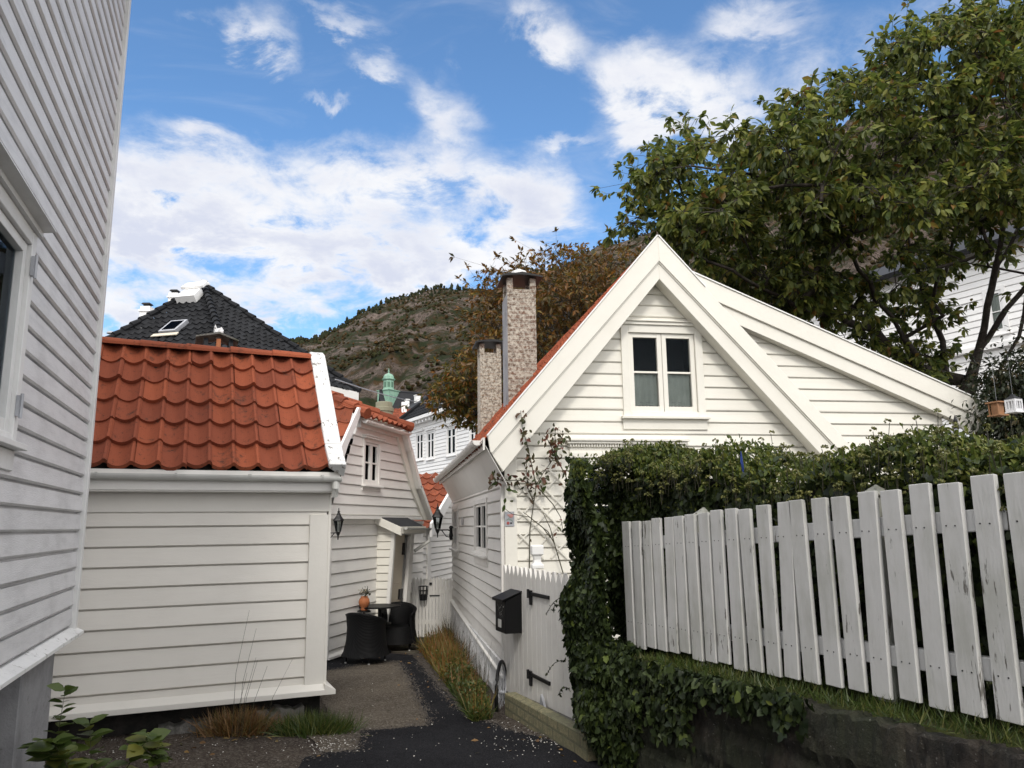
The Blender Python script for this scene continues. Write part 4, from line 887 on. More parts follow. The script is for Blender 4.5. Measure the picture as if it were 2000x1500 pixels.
tp = Vector((A1, 0, poly[2][1]+.22))
def PQ(u, v): return Vector((tp.x, u, tp.z))+dq*v
pantiles(mb := MB(), PQ, nq, .21, .3, -.14, 5, 0, (A1-tA[0]+.4)/abs(dq.x), depth=.04, thick=.02); mb.build('roof', 'tile_red2', qh)
mb = MB(); mb.prism([(A0, zb_), (A1, zb_), (A1, poly[2][1]), (tA[0], tA[1]), (A0, tA[1])], PF, .03, 5); mb.build('wall', 'white', qh)

# picket gate across the lane end
B0, B1 = at(800, 1128, 14.3), at(884, 1125, 14.3); bg = Fr(B0, (B1-B0)); bg.o.z = gz(0, 14.3); 
fg = empty('picket_gate', bg.o, bg.rz, label='white picket gate closing off the far end of the lane', cat='gate')
Lg = (B1-B0).length; Hg = B0.z-bg.o.z; n = 13
for k in range(n):
    x = Lg*k/n; mb = MB(); w_ = Lg/n-.012; hh = Hg+.01*math.sin(k)
    mb.prism([(x, .03), (x+w_, .03), (x+w_, hh-.05), (x+w_/2, hh), (x, hh-.05)], PF, -.012, .012); mb.build('picket', 'gate', fg)
mb = MB(); mb.box(0, Lg, .013, .05, .25, .33); mb.box(0, Lg, .013, .05, Hg-.3, Hg-.22); mb.build('rail', 'gate', fg)
mb = MB(); x = Lg*.5; mb.box(x-.03, x+.02, -.03, -.013, Hg-.13, Hg-.09); mb.box(x-.02, x+.16, -.025, -.013, Hg-.33, Hg-.31); mb.build('latch', 'black_metal', fg)
lx, lz = bg.h(827, 1157, -.06)
bk = empty('wire_holder', bg.W(lx, -.013, lz-.13), bg.rz, label='small black wire candle holder hung on the far picket gate', cat='candle holder')
mb = MB()
for k in range(8): a = k*PI/4; mb.tube([(.06*math.cos(a), -.07+.06*math.sin(a), 0), (.085*math.cos(a), -.07+.085*math.sin(a)*.8, .24)], .006, 5)
for z_ in (0, .08, .16, .24): mb.tube([(.075*math.cos(2*PI*k/12)*(0.8+.2*z_/.24), -.07+.07*math.sin(2*PI*k/12)*(.8+.2*z_/.24), z_) for k in range(13)], .006, 5)
mb.lathe([(.06, 0), (.06, .1)], 10, (0, -.07, 0)); mb.build('cage', 'black_metal', bk)

# ------------------------------------------------------------------ white apartment building and roofs behind
def hwin(parent, fr, u0, u1, z0, z1, cap=True, cols=2):
    window(parent, FRONT, u0, u1, z0, z1, cw=.10, pr=.04, ncol=cols, bars=(.68,), sw=.07, muntin=.05, cap=.08 if cap else 0, sill=True, trim='bright', depth=.4, capd=.08)
A = Fr(at(799, 900, 40), hdir(160)*-1); A.o.z = 0
ah = empty('white_building', A.o, A.rz, label='bright white two-storey building with dentilled cornice and dark tile roof', cat='building')
zc0 = A.h(800, 829)[1]; zA0 = -2.0; L_ = A.h(985, 800)[0]
ws_ = []
for (pa, pb, yt, yb) in ((814, 826.5, 849, 899), (835, 848, 846, 897), (874, 890, 838, 890), (919, 934, 830, 885), (968, 983, 818, 880)):
    u0, u1 = A.h(pa, 870)[0], A.h(pb, 870)[0]; ws_.append((u0-.1, u1+.1, A.h(pa, yb)[1]-.05, A.h(pa, yt)[1]+.1))
siding(mb := MB(), [(0, zA0), (L_, zA0), (L_, zc0-.35), (0, zc0-.35)], .17, FRONT, [hole(*q_) for q_ in ws_], t=.02, g=.02); mb.build('siding', 'bright', ah)
for q_ in ws_: hwin(ah, A, *q_)
mb = MB(); mb.box(-.1, L_, -.05, .0, zc0-.35, zc0-.05); mb.box(-.3, L_, -.42, .0, zc0-.04, zc0+.0); mb.box(-.32, L_, -.46, -.36, zc0-.039, zc0+.12)
for k in range(int(L_/.42)): mb.box(.05+k*.42, .2+k*.42, -.36, -.05, zc0-.2, zc0-.042)
mb.build('cornice', 'bright', ah)
siding(mb := MB(), [(0, zA0), (8, zA0), (8, zc0-.35), (0, zc0-.35)], .17, lambda u, z, o: (-o, u, z), t=.02, g=.02); mb.build('end_siding', 'ochre_shadewall', ah)
mb = MB(); mb.tube([A.L(A.W(-.25, -.3, zc0)), (-.15, -.2, zc0-.6), (.02, -.08, zc0-1.0), (.02, -.08, zA0)], .06, 8); mb.build('downpipe', 'bright', ah)
RH = 4.6; hipx = 4.5
def PA(u, v): return Vector((u, 4.5-4.95*v/6.7, zc0+.15+RH-RH*v/6.7))
nA = Vector((0, -RH, 4.95)).normalized()
pantiles(mb := MB(), PA, nA, .3, .36, -.35, L_, 0, 6.7, lims=lambda v: (hipx-(hipx+.35)*v/6.7, L_), depth=.05, thick=.03, ns=5)
def PA2(u, v): return Vector((hipx-(hipx+.35)*v/6.6, u, zc0+.15+RH-RH*v/6.6))
pantiles(mb, PA2, Vector((-RH, 0, hipx+.35)).normalized(), .3, .36, -.45, 9.5, 0, 6.6, lims=lambda v: (4.5-4.95*v/6.6, 4.5+5*v/6.6), depth=.05, thick=.03, ns=5); mb.build('roof', 'tile_black', ah)
mb = MB(); mb.tube([PA(-.35, 6.7)+Vector((0, 0, .1)), PA(hipx, 0)+Vector((0, 0, .12))], .12, 8); mb.build('hip_tiles', 'tile_black', ah)
sx_, sz_ = None, None
mb = MB(); cpt = PA(A.h(868, 748, 3)[0]+2.2, 2.2); mb.box(cpt.x-.4, cpt.x+.4, cpt.y-.8, cpt.y+.8, -.1, .1)
U_ = Vector((1, 0, 0)); D_ = (PA(0, 1)-PA(0, 0)).normalized()
cc = PA(8.2, 2.4); mb = MB(); slab(mb, [cc-U_*.45-D_*.8+nA*.14, cc+U_*.45-D_*.8+nA*.14, cc+U_*.45+D_*.8+nA*.14, cc-U_*.45+D_*.8+nA*.14], .12, nA); sk = mb.build('skylight', 'flash', ah)
mb = MB(); slab(mb, [cc-U_*.36-D_*.7+nA*.16, cc+U_*.36-D_*.7+nA*.16, cc+U_*.36+D_*.7+nA*.16, cc-U_*.36+D_*.7+nA*.16], .015, nA); mb.build('pane', 'glass', sk)

def gable_house(name, fr, x0, x1, y0, y1, z0, ze, zr_, wall, roof, label, cat='house', ridge='x', tile=False, **kw):
    e = empty(name, fr.o, fr.rz, label=label, cat=cat, **kw); mb = MB(); 
    xm, ym = (x0+x1)/2, (y0+y1)/2
    if ridge == 'x': mb.prism([(y0, z0), (y1, z0), (y1, ze), (ym, zr_-.1), (y0, ze)], lambda u, q, d: (d, u, q), x0, x1)
    else: mb.prism([(x0, z0), (x1, z0), (x1, ze), (xm, zr_-.1), (x0, ze)], lambda u, q, d: (u, d, q), y0, y1)
    mb.build('walls', wall, e); mb = MB(); o = .25
    if ridge == 'x':
        for s_, yy in ((1, y0), (-1, y1)):
            d = Vector((0, yy-ym-s_*o, ze-zr_-o*(zr_-ze)/abs(ym-y0))); n_ = Vector((0, -s_*abs(zr_-ze), abs(ym-y0))).normalized(); L2_ = d.length; dn_ = d.normalized()
            Pf = lambda u, v: Vector((u, ym, zr_))+dn_*v
            if tile: pantiles(mb, Pf, n_, .3, .36, x0-o, x1+o, 0, L2_, depth=.05, thick=.03, ns=5)
            else: slab(mb, [Pf(x0-o, 0), Pf(x1+o, 0), Pf(x1+o, L2_), Pf(x0-o, L2_)], .1, n_)
    else:
        for s_, xx in ((1, x0), (-1, x1)):
            d = Vector((xx-xm-s_*o, 0, ze-zr_-o*(zr_-ze)/abs(xm-x0))); n_ = Vector((-s_*abs(zr_-ze), 0, abs(xm-x0))).normalized(); L2_ = d.length; dn_ = d.normalized()
            Pf = lambda u, v: Vector((xm, u, zr_))+dn_*v
            if tile: pantiles(mb, Pf, n_, .3, .36, y0-o, y1+o, 0, L2_, depth=.05, thick=.03, ns=5)
            else: slab(mb, [Pf(xm*0+y0-o, 0), Pf(y1+o, 0), Pf(y1+o, L2_), Pf(y0-o, L2_)], .1, n_)
    mb.build('roof', roof, e); return e
# dark roof between, red roof, tower building
def zat(px, py, Y): return at(px, py, Y).z
f1 = Fr((at(760, 850, 46).x, 46, 0), hdir(160)*-1)
gable_house('dark_roofed_house', f1, -4, 12, 0, 8, -2, zat(775, 862, 46), zat(800, 800, 50), 'ochre_shadewall', 'tile_black', 'house with slate-dark roof just left of the bright white building', ridge='x', tile=True)
f2 = Fr((at(752, 830, 60).x, 60, 0), Vector((1, .25, 0)))
rh = gable_house('red_roofed_house', f2, -1.5, 7.5, 0, 7, -2, zat(760, 822, 60), zat(790, 795, 63), 'white', 'tile_red2', 'distant house with small red tile roof below the copper tower', ridge='x', tile=True)
mb = MB(); 
p = f2.L(at(789, 795, 63)); mb.box(p[0]-.2, p[0]+.2, p[1]-.2, p[1]+.2, p[2]-1, p[2]+.4); mb.build('chimney', 'bright', rh)
f3 = Fr((at(752, 800, 85).x, 85, 0), hdir(160)*-1)
th_ = empty('tower_house', f3.o, f3.rz, label='white building with dark roof carrying the green copper tower', cat='building')
ga, gb, gp = f3.L(at(722, 812, 85)), f3.L(at(757, 812, 85)), f3.L(at(734, 762, 85))
zw_ = ga[2]
EG = Vector((f3.L(at(745, 800, 85))[0], 0, 0))
mb = MB(); mb.prism([(ga[0], -2), (gb[0], -2), (gb[0], zw_), (gp[0], gp[2]), (ga[0], zw_)], PF, 0, 7); mb.build('walls', 'bright', th_)
mb = MB()
for s_, q_ in ((1, gb), (-1, ga)):
    slab(mb, [(gp[0], -.5, gp[2]+.15), (q_[0]+s_*.4, -.5, zw_-.35), (q_[0]+s_*.4, 8, zw_-.35), (gp[0], 8, gp[2]+.15)], .15, Vector((s_*.75, 0, .6)).normalized())
r2 = f3.L(at(800, 765, 88)); slab(mb, [(gp[0]+1, 6, r2[2]+.2), (gp[0]+18, 6, r2[2]+.2), (gp[0]+18, 0.5, zat(800, 812, 85)), (gp[0]+1, .5, zat(800, 812, 85))], .15, Vector((0, -.6, .8))); mb.build('roof', 'slate', th_)
for px, py, Yd, w_, h_ in ((817, 782, 84, .7, .5), (795, 790, 84, .4, .6)):
    p = f3.L(at(px, py, Yd)); mb = MB(); mb.box(p[0]-w_/2, p[0]+w_/2, p[1]-w_/2, p[1]+w_/2, p[2]-h_, p[2]+.5); mb.box(p[0]-w_/2-.06, p[0]+w_/2+.06, p[1]-w_/2-.06, p[1]+w_/2+.06, p[2]+.501, p[2]+.58); mb.build('chimney', 'bright', th_)
p = at(758, 800, 86); w1_ = 86/1500
tw = empty('copper_tower', (p.x, 86, zat(760, 822, 86)), f3.rz+.5, label='green copper tower with domed cap and finial below the mountain', cat='tower')
z_ = lambda py: zat(757, py, 86)-zat(760, 822, 86)
mb = MB(); mb.lathe([(1.22, 0), (1.22, z_(765)), (1.34, z_(764.5)), (1.34, z_(763))], 4, ph=PI/4); mb.build('base', 'copper', tw)
mb = MB(); mb.lathe([(.9, z_(763)), (.68, z_(761)), (.62, z_(760)), (.60, z_(744)), (.78, z_(742)), (.78, z_(741))], 8, ph=PI/8); mb.build('lantern', 'copper', tw)
M['copper_dark'] = plain('dark_green_louvre', (.07, .15, .10), .6)
for k in range(8):
    a = k*PI/4; mb = MB(); c, s_ = math.cos(a), math.sin(a); r_ = .56
    vs = [(c*(r_-.05+dz)-s_*t, s_*(r_-.05+dz)+c*t, z) for dz in (0, .06) for z in (z_(758), z_(747)) for t in (-.16, .16)]; mb.add(vs, [(0,1,3,2),(4,6,7,5),(0,2,6,4),(1,5,7,3),(0,4,5,1),(2,3,7,6)]); mb.build('louvre', 'copper_dark', tw)
mb = MB(); mb.lathe([(.78, z_(741)), (.62, z_(739.5)), (.6, z_(736)), (.45, z_(732)), (.22, z_(730)), (.08, z_(729)), (.06, z_(727)), (.13, z_(725.5)), (.05, z_(724)), (.02, z_(719))], 12); mb.build('dome', 'copper', tw)

# ------------------------------------------------------------------ black pyramid roof behind the shed
zk = zat(440, 722, 24)
def atzz(px, py, z): return atz(px, py, z)
KA = atzz(448, 712, zk); KB = atzz(88, 736, zk); KC = atzz(701, 766, zk); KP = at(398, 559, 29.5); KP2 = at(384, 560, 30.3)
kh = empty('black_roofed_house', (KA.x, KA.y, 0), 0, label='house with steep black pantile pyramid roof rising behind the shed', cat='house')
KO = Vector((KA.x, KA.y, 0))
def face_tiles(P, A_, B_, name):
    P, A_, B_ = P-KO, A_-KO, B_-KO; U = (B_-A_); U.z = 0; U.normalize(); n_ = (A_-P).cross(B_-P).normalized(); n_ = n_ if n_.z > 0 else -n_
    D = n_.cross(U).normalized(); D = D if D.z < 0 else -D
    a = ((A_-P).dot(U), (A_-P).dot(D)); b_ = ((B_-P).dot(U), (B_-P).dot(D)); Lv = (a[1]+b_[1])/2; lo, hi = sorted((a[0], b_[0]))
    f = lambda u, v: P+U*u+D*v
    pantiles(mb := MB(), f, n_, .30, .42, lo, hi, 0, Lv, lims=lambda v: (lo*min(1, v/Lv), hi*min(1, v/Lv)), depth=.06, thick=.035, ns=6, jit=.006)
    mb.build(name, 'tile_black', kh); return f, U, D, n_, Lv
fa, Ua, Da, na, La = face_tiles(KP, KA, KB, 'roof'); fb, Ub, Db, nb, Lb = face_tiles(KP, KA, KC, 'roof')
mb = MB()
for B_ in (KA, KB, KC):
    n = 18
    for k in range(n): mb.tube([(KP-KO).lerp(B_-KO, k/n)+Vector((0, 0, .05)), (KP-KO).lerp(B_-KO, (k+1.1)/n)+Vector((0, 0, .09))], [.10, .13], 8)
mb.build('hip_tiles', 'tile_black', kh)
mb = MB(); mb.add([q-KO-Vector((0, 0, .28)) for q in (KP, KA, KB, KB+KC-KA, KC)], [(0, 1, 2), (0, 2, 3), (0, 3, 4), (0, 4, 1)]); mb.build('roof_boards', 'slate', kh)
mb = MB(); c = [KA-KO, KB-KO, KB+KC-KA-KO, KC-KO]; mb.add([Vector((p.x*.97, p.y, -1)) for p in c]+[p*1. for p in c], [(0, 1, 5, 4), (1, 2, 6, 5), (2, 3, 7, 6), (3, 0, 4, 7)]); mb.build('walls', 'white', kh)
# skylight
def on_face(px, py, n_, P): d = ray(px, py); t = (P-EYE).dot(n_)/d.dot(n_); return EYE+d*t-KO
c = on_face(341, 643, na, KP); mb = MB(); wv_, hv_ = .34, .42
Ul = Ua if Ua.x > 0 else -Ua
q = [c-Ul*wv_-Da*hv_, c+Ul*wv_-Da*hv_, c+Ul*wv_+Da*hv_, c-Ul*wv_+Da*hv_]; slab(mb, [x+na*.16 for x in q], .14, na); sk = mb.build('skylight', 'flash', kh)
q = [c-Ul*(wv_-.09)-Da*(hv_-.1), c+Ul*(wv_-.09)-Da*(hv_-.1), c+Ul*(wv_-.09)+Da*(hv_-.1), c-Ul*(wv_-.09)+Da*(hv_-.1)]; mb = MB(); slab(mb, [x+na*.175 for x in q], .012, na); mb.build('pane', 'glass', sk)
mb = MB(); q = [c-Ul*.5+Da*(hv_+.06), c+Ul*.5+Da*(hv_+.06), c+Ul*.52+Da*(hv_+.24), c-Ul*.52+Da*(hv_+.24)]; slab(mb, [x+na*.10 for x in q], .03, na); mb.build('flashing', 'ochre_shadewall', sk)
c = on_face(376, 583, na, KP); mb = MB(); q = [c-Ul*.34-Da*.28, c+Ul*.34-Da*.28, c+Ul*.42+Da*.42, c-Ul*.42+Da*.42]; slab(mb, [x+na*.30 for x in q], .3, na)
q = [c-Ul*.42-Da*.62, c+Ul*.46-Da*.62, c+Ul*.48-Da*.22, c-Ul*.48-Da*.22]; slab(mb, [x+na*.42 for x in q], .1, na); mb.build('roof_hatch', 'bright', kh)
mb = MB(); e = KP-KO; mb.lathe([(.22, -.1), (.25, .05), (.12, .14), (.15, .18)], 8, tuple(e+Vector((-.0, 0, .05)))); mb.build('peak_cap', 'bright', kh)
for px, py, Yd in ((288, 598, 31), (342, 572, 33)):
    p = at(px, py, Yd)-KO; mb = MB(); mb.box(p.x-.2, p.x+.2, p.y-.2, p.y+.2, p.z-1.6, p.z-.05); mb.box(p.x-.25, p.x+.25, p.y-.25, p.y+.25, p.z-.28, p.z-.2); c_ = mb.build('chimney', 'bright', kh)
    mb = MB(); mb.lathe([(.16, -.05), (.16, .05), (.26, .06), (.2, .12), (.05, .13)], 4, tuple(p), ph=PI/4); mb.build('cowl', 'black_metal', c_)
p = at(217, 653, 27)-KO; mb = MB(); mb.lathe([(.05, -.6), (.05, 0), (.16, .03), (.14, .09)], 10, tuple(p)); mb.build('vent', 'flash', kh)
# small capped chimney between
p = at(425, 684, 11); ch = empty('capped_chimney', (p.x, 11, 1.2), SF.rz, label='stone-capped low chimney peeping over the shed ridge', cat='chimney')
zz = p.z-1.2
mb = MB(); mb.box(-.2, .2, -.2, .2, 0, zz); mb.build('stack', 'chimney_brick', ch)
for x in (-.17, .0, .17): 
    for y in (-.17, .17): mb = MB(); mb.box(x-.03, x+.03, y-.03, y+.03, zz, zz+.13); mb.build('pillar', 'terracotta' if x == 0 else 'slate', ch)
mb = MB(); mb.prism([(-.31, zz+.12), (0, zz+.19), (.27, zz+.10), (.27, zz+.12), (0, zz+.22), (-.31, zz+.14)], PF, -.26, .26); mb.build('cap_slabs', 'stone', ch)
bmx = bmesh.new(); bmesh.ops.create_icosphere(bmx, subdivisions=2, radius=1)
for v in bmx.verts: v.co = Vector((v.co.x*.07, v.co.y*.07, v.co.z*.07+zz+.26))*(1+random.gauss(0, .01)) 
me = bpy.data.meshes.new('weight_stone'); bmx.to_mesh(me); bmx.free(); link('weight_stone', me, 'stucco', ch)

# ------------------------------------------------------------------ white house behind the big tree
f5 = Fr(at(1700, 800, 22), hdir(160)*-1); f5.o.z = 0
bh = empty('white_house', f5.o, f5.rz, label='white weatherboard house glimpsed through the branches of the big tree', cat='house')
z5 = f5.h(1960, 472)[1]
wA = [f5.h(1922, 600)[0], f5.h(1968, 600)[0], f5.h(1945, 655)[1], f5.h(1945, 560)[1]]; wB = [f5.h(1530, 600)[0], f5.h(1575, 600)[0], f5.h(1550, 700)[1], f5.h(1550, 590)[1]]
siding(mb := MB(), [(f5.h(1400, 600)[0], -1), (f5.h(2300, 600)[0], -1), (f5.h(2300, 600)[0], z5), (f5.h(1400, 600)[0], z5)], .17, FRONT, [hole(*wA), hole(*wB)], t=.02, g=.012); mb.build('siding', 'bright', bh)
window(bh, FRONT, *wA[:2], wA[2], wA[3], cw=.1, bars=(.5,), ncol=1, sw=.07, trim='bright', curtain=[(wA[0]+.1, wA[1]-.1, wA[2], wA[3])]); window(bh, FRONT, *wB[:2], wB[2], wB[3], cw=.1, bars=(.5,), ncol=1, sw=.07, trim='bright')
mb = MB(); zz = f5.h(1900, 690)[1]; mb.box(f5.h(1400, 600)[0], f5.h(2300, 600)[0], -.12, -.02, zz, zz+.12); mb.build('string_course', 'bright', bh)
a, b_ = f5.h(1400, 600)[0], f5.h(2300, 600)[0]
mb = MB(); slab(mb, [(a-.4, -.5, z5-.05), (b_, -.5, z5-.05), (b_, 5, z5+2.2), (a-.4, 5, z5+2.2)], .15, Vector((0, -.5, .86))); mb.build('roof', 'slate', bh)
mb = MB(); mb.box(a, b_, .6, 6, -1, z5-.1); mb.build('walls', 'white', bh)

# overhead cable
c0_, c1c = at(655, 741, 13.5), at(915, 778, 38)
tag(MB().tube([c0_.lerp(c1c, k/14)+Vector((0, 0, -.35*(1-(2*k/14-1)**2))) for k in range(15)], .012, 5).build('cable', 'flash'), 'thin grey overhead cable crossing in front of the mountain and tower', 'cable')
# ------------------------------------------------------------------ retaining wall, fence, gate
RF = Fr(atz(1134, 1459, 0.0), hdir(470)*-1)
t0, t1 = RF.h(1400, 1340), RF.h(2000, 1487); tsl = (t1[1]-t0[1])/(t1[0]-t0[0])
def tz_(x): return t0[1]+tsl*(x-t0[0])
print('retain', RF.o, t0, t1, tsl, 'fence', RF.h(1243, 1262, .18), RF.h(1945, 1405, .18), RF.h(1243, 1018, .18), RF.h(1960, 930, .18), 'gate', RF.h(985, 1345, .1), RF.h(1115, 1410, .1), RF.h(985, 1105, .1), RF.h(1110, 1120, .1))
rw = empty('retaining_wall', RF.o, RF.rz, label='dark stained concrete retaining wall under the weathered picket fence', cat='wall')
mb = MB(); nx = 240; X1 = 7.0; X0 = .02; vs = []; f_ = []
ny = 16
for i in range(nx+1):
    x = X0+(X1-X0)*i/nx; zt_ = tz_(x)+.005*math.sin(x*9)+.014*random.uniform(-1, 1)
    for k in range(ny+1):
        z = -.1+(zt_+.1)*k/ny; gro = .022 if any(abs(z-(zt_-.02-q)) < .030 for q in (.22, .44, .66)) else 0
        vs.append((x, gro+random.uniform(-.008, .008)+.01*math.sin(x*3+z*5), z))
    vs.append((x, .02, zt_+.012)); vs.append((x, .15, zt_+.0)); vs.append((x, .15, -.1))
m_ = ny+4
for i in range(nx):
    for k in range(m_-1): f_.append((i*m_+k, (i+1)*m_+k, (i+1)*m_+k+1, i*m_+k+1))
f_ += [tuple(range(m_-1, -1, -1)), tuple(nx*m_+k for k in range(m_))]
mb.add(vs, f_); mb.build('face', 'retain', rw)
# raised garden behind
mb = MB(); xs = frange(-.1, 7, .2); ys = [.06, .11, .22, .35, .6, 1, 1.6, 2.5, 4]; vs = [(x, y, tz_(x)+.035+.02*rnd(x, y, 2)+.02*min(1, max(0, y-.14)*6)-(.09 if y < .1 else .03 if y < .12 else 0)) for y in ys for x in xs]; n = len(xs)
mb.add(vs, [(j*n+i, j*n+i+1, (j+1)*n+i+1, (j+1)*n+i) for j in range(len(ys)-1) for i in range(n-1)]); go = mb.build('garden_bank', 'moss', None, smooth=True)
go.matrix_world = Matrix.Translation(RF.o) @ Matrix.Rotation(RF.rz, 4, 'Z'); tag(go, kind='structure')
# fence
FY = .18
fb0, fb1 = RF.h(1243, 1260, FY), RF.h(1945, 1404, FY); ft0, ft1 = RF.h(1243, 1018, FY), RF.h(1960, 928, FY)
bs_ = (fb1[1]-fb0[1])/(fb1[0]-fb0[0]); ts_ = (ft1[1]-ft0[1])/(ft1[0]-ft0[0])
fe = empty('picket_fence', RF.W(fb0[0], FY, fb0[1]), RF.rz, label='weathered grey-white picket fence with flaking paint on top of the retaining wall', cat='fence')
O_ = Vector((fb0[0], FY, fb0[1]))
edges = [1050+.475*q for q in (400,441,484,527,572,620,672,722,782,845,912,980,1055,1140,1228,1318,1425,1535,1655,1790,1938)]
us = [RF.h(px, 1030-(px-1240)*.118, FY)[0] for px in edges]; sp_ = (us[-1]-us[0])/20
us = [us[0]-sp_]+us+[us[-1]+sp_*k for k in range(1, 6)]
random.seed(11)
for u in us:
    w_ = sp_*(.77-.07*min(1, max(0, (u-us[0])/2.5))); tl_ = random.gauss(0, .006); zb1 = fb0[1]+bs_*(u-fb0[0])+random.gauss(0, .008); zt1_ = ft0[1]+ts_*(u-ft0[0])+random.gauss(0, .006)
    mb = MB(); vs = []
    n = 6
    for k in range(n+1):
        f = k/n; z = zb1+(zt1_-zb1)*f; dx = tl_*f*2; vs += [(u+dx-O_.x, -.022, z-O_.z), (u+w_+dx-O_.x, -.022, z+.004*(k == n)-O_.z), (u+w_+dx-O_.x, .0, z-O_.z), (u+dx-O_.x, .0, z-O_.z)]
    mb.add(vs, [(0, 3, 2, 1), (4*n, 4*n+1, 4*n+2, 4*n+3)]+[(4*k+a, 4*k+(a+1) % 4, 4*k+4+(a+1) % 4, 4*k+4+a) for k in range(n) for a in range(4)])
    pk_ = mb.build('picket', 'picket', fe, bevel=.0025)
    nl = MB()
    for q in (ft0[1]+ts_*(u-ft0[0])-.17, fb0[1]+bs_*(u-fb0[0])+.16):
        for s_ in (.3, .7): nl.lathe([(.0035, -.0235), (.0035, -.021)], 6, (0, 0, 0)); m_ = 12; nl.v[-m_:] = [(x+u+w_*s_-O_.x, z, y+q-O_.z) for x, y, z in nl.v[-m_:]]
    nl.build('nails', 'dark', pk_)
for off_, base_, sl2, h_ in ((-.20, ft0, ts_, .085), (.13, fb0, bs_, .085)):
    mb = MB(); a, b_ = us[0]-.05, us[-1]+.1; za, zb2 = base_[1]+sl2*(a-base_[0])+off_, base_[1]+sl2*(b_-base_[0])+off_
    mb.prism([(a-O_.x, za-O_.z), (b_-O_.x, zb2-O_.z), (b_-O_.x, zb2+h_-O_.z), (a-O_.x, za+h_-O_.z)], PF, .003, .05); mb.build('rail', 'peeling', fe, bevel=.003)
for px in (1363, 1700, 2250):
    u = RF.h(px, 1000, FY+.06)[0]; ztp = RF.h(px, 992 if px < 1500 else 948, FY+.06)[1] if px < 2000 else ft0[1]+ts_*(u-ft0[0])+.04; zbp_ = tz_(u)-.05
    mb = MB(); w_ = .052; cx2, cy2 = u-O_.x, .053+w_
    mb.box(cx2-w_, cx2+w_, .054, .054+2*w_, zbp_-O_.z, ztp-.05-O_.z); k_ = w_+.014
    mb.add([(cx2-k_, .054-.014, ztp-.049-O_.z), (cx2+k_, .054-.014, ztp-.049-O_.z), (cx2+k_, .054+2*w_+.014, ztp-.049-O_.z), (cx2-k_, .054+2*w_+.014, ztp-.049-O_.z), (cx2, cy2, ztp+.008-O_.z)], [(0, 3, 2, 1), (0, 1, 4), (1, 2, 4), (2, 3, 4), (3, 0, 4)])
    mb.build('post', 'post', fe, bevel=.003)

# garden gate with its mailbox
GY = .10
g0, g1 = RF.h(985, 1346, GY), RF.h(1117, 1411, GY); h0, h1 = RF.h(985, 1103, GY), RF.h(1110, 1122, GY)
ga_ = empty('garden_gate', RF.W(g0[0], GY, g0[1]), RF.rz, label='tall grey-white board gate with pointed picket tops and black strap hinges', cat='gate')
O2 = Vector((g0[0], GY, g0[1])); n = 15; x0, x1 = g0[0], g1[0]+.12
zbl_, ztl_ = lambda u: g0[1]+(g1[1]-g0[1])*(u-g0[0])/(g1[0]-g0[0]), lambda u: h0[1]+(h1[1]-h0[1])*(u-g0[0])/(g1[0]-g0[0])
for k in range(n):
    u = x0+(x1-x0)*k/n; w_ = (x1-x0)/n-.004; mb = MB(); z0g, z1g = zbl_(u)-O2.z, ztl_(u)-O2.z+.006*(k % 2)
    pts = [(u-O2.x, z0g), (u+w_-O2.x, z0g), (u+w_-O2.x, z1g-.09), (u+w_*.62-O2.x, z1g), (u+w_*.38-O2.x, z1g), (u-O2.x, z1g-.09)]
    mb.prism(pts, PF, -.012, .012); mb.build('picket', 'gate', ga_, bevel=.002)
mb = MB()
for q in (.2, .78): 
    f = [zbl_(u)+(ztl_(u)-zbl_(u))*q-O2.z for u in (x0, x1)]; mb = MB(); mb.prism([(0, f[0]), (x1-x0, f[1]), (x1-x0, f[1]+.09), (0, f[0]+.09)], PF, .013, .04); mb.build('rail', 'gate', ga_)
for (pa, ya, pb, yb, pd, yd) in ((1037, 1160, 1070, 1169, 1044, 1178), (1037, 1318, 1072, 1337, 1045, 1337)):
    A_, B_, D_2 = RF.h(pa, ya, GY-.03), RF.h(pb, yb, GY-.03), RF.h(pd, yd, GY-.03); mb = MB(); w_ = .016
    zz = (A_[1]+B_[1])/2
    mb.box(A_[0]-.03-O2.x, B_[0]-O2.x, -.03, -.0125, A_[1]-w_-O2.z, A_[1]+w_-O2.z); mb.box(A_[0]-.045-O2.x, A_[0]-.005-O2.x, -.034, -.0126, A_[1]-.10-O2.z, A_[1]+.03-O2.z); mb.tube([(A_[0]-.05-O2.x, -.04, A_[1]-.04-O2.z), (A_[0]-.05-O2.x, -.04, A_[1]+.04-O2.z)], .014, 8)
    mb.build('strap_hinge', 'black_metal', ga_, bevel=.002)
mbx0, mbx1 = RF.h(979, 1160, GY-.14), RF.h(1021, 1160, GY-.14); zt_m, zb_m = RF.h(1000, 1168, GY-.14)[1], RF.h(1000, 1240, GY-.14)[1]
print('mailbox', mbx0, mbx1, zt_m, zb_m)
# the box hangs on the gate with its front turned to the lane
cxm = RF.h(1018, 1200, GY-.02)[0]; dpt = .17; wdt = .30
mo = empty('mailbox', RF.W(cxm-.30, GY-.013, zb_m), RF.rz, label='black metal mailbox with sloping lid hung on the garden gate', cat='mailbox')
hb = zt_m-zb_m; mb = MB(); mb.prism([(0, 0), (-dpt, 0), (-dpt, hb-.03), (0, hb+.04)], lambda u, q, d: (d, u, q), 0, wdt); bd = mb.build('body', 'mailbox', mo, bevel=.006)
mb = MB(); mb.prism([(0.0, hb+.055), (-dpt-.03, hb-.02), (-dpt-.03, hb-.045), (-dpt-.024, hb-.045), (-dpt-.024, hb-.026), (0.0, hb+.043)], lambda u, q, d: (d, u, q), -.014, wdt+.014); mb.build('lid', 'mailbox', mo, bevel=.003)
mb = MB(); mb.box(wdt*.3, wdt*.62, -dpt-.0025, -dpt-.0005, .045, .12); mb.build('sticker', 'zinc', mo)
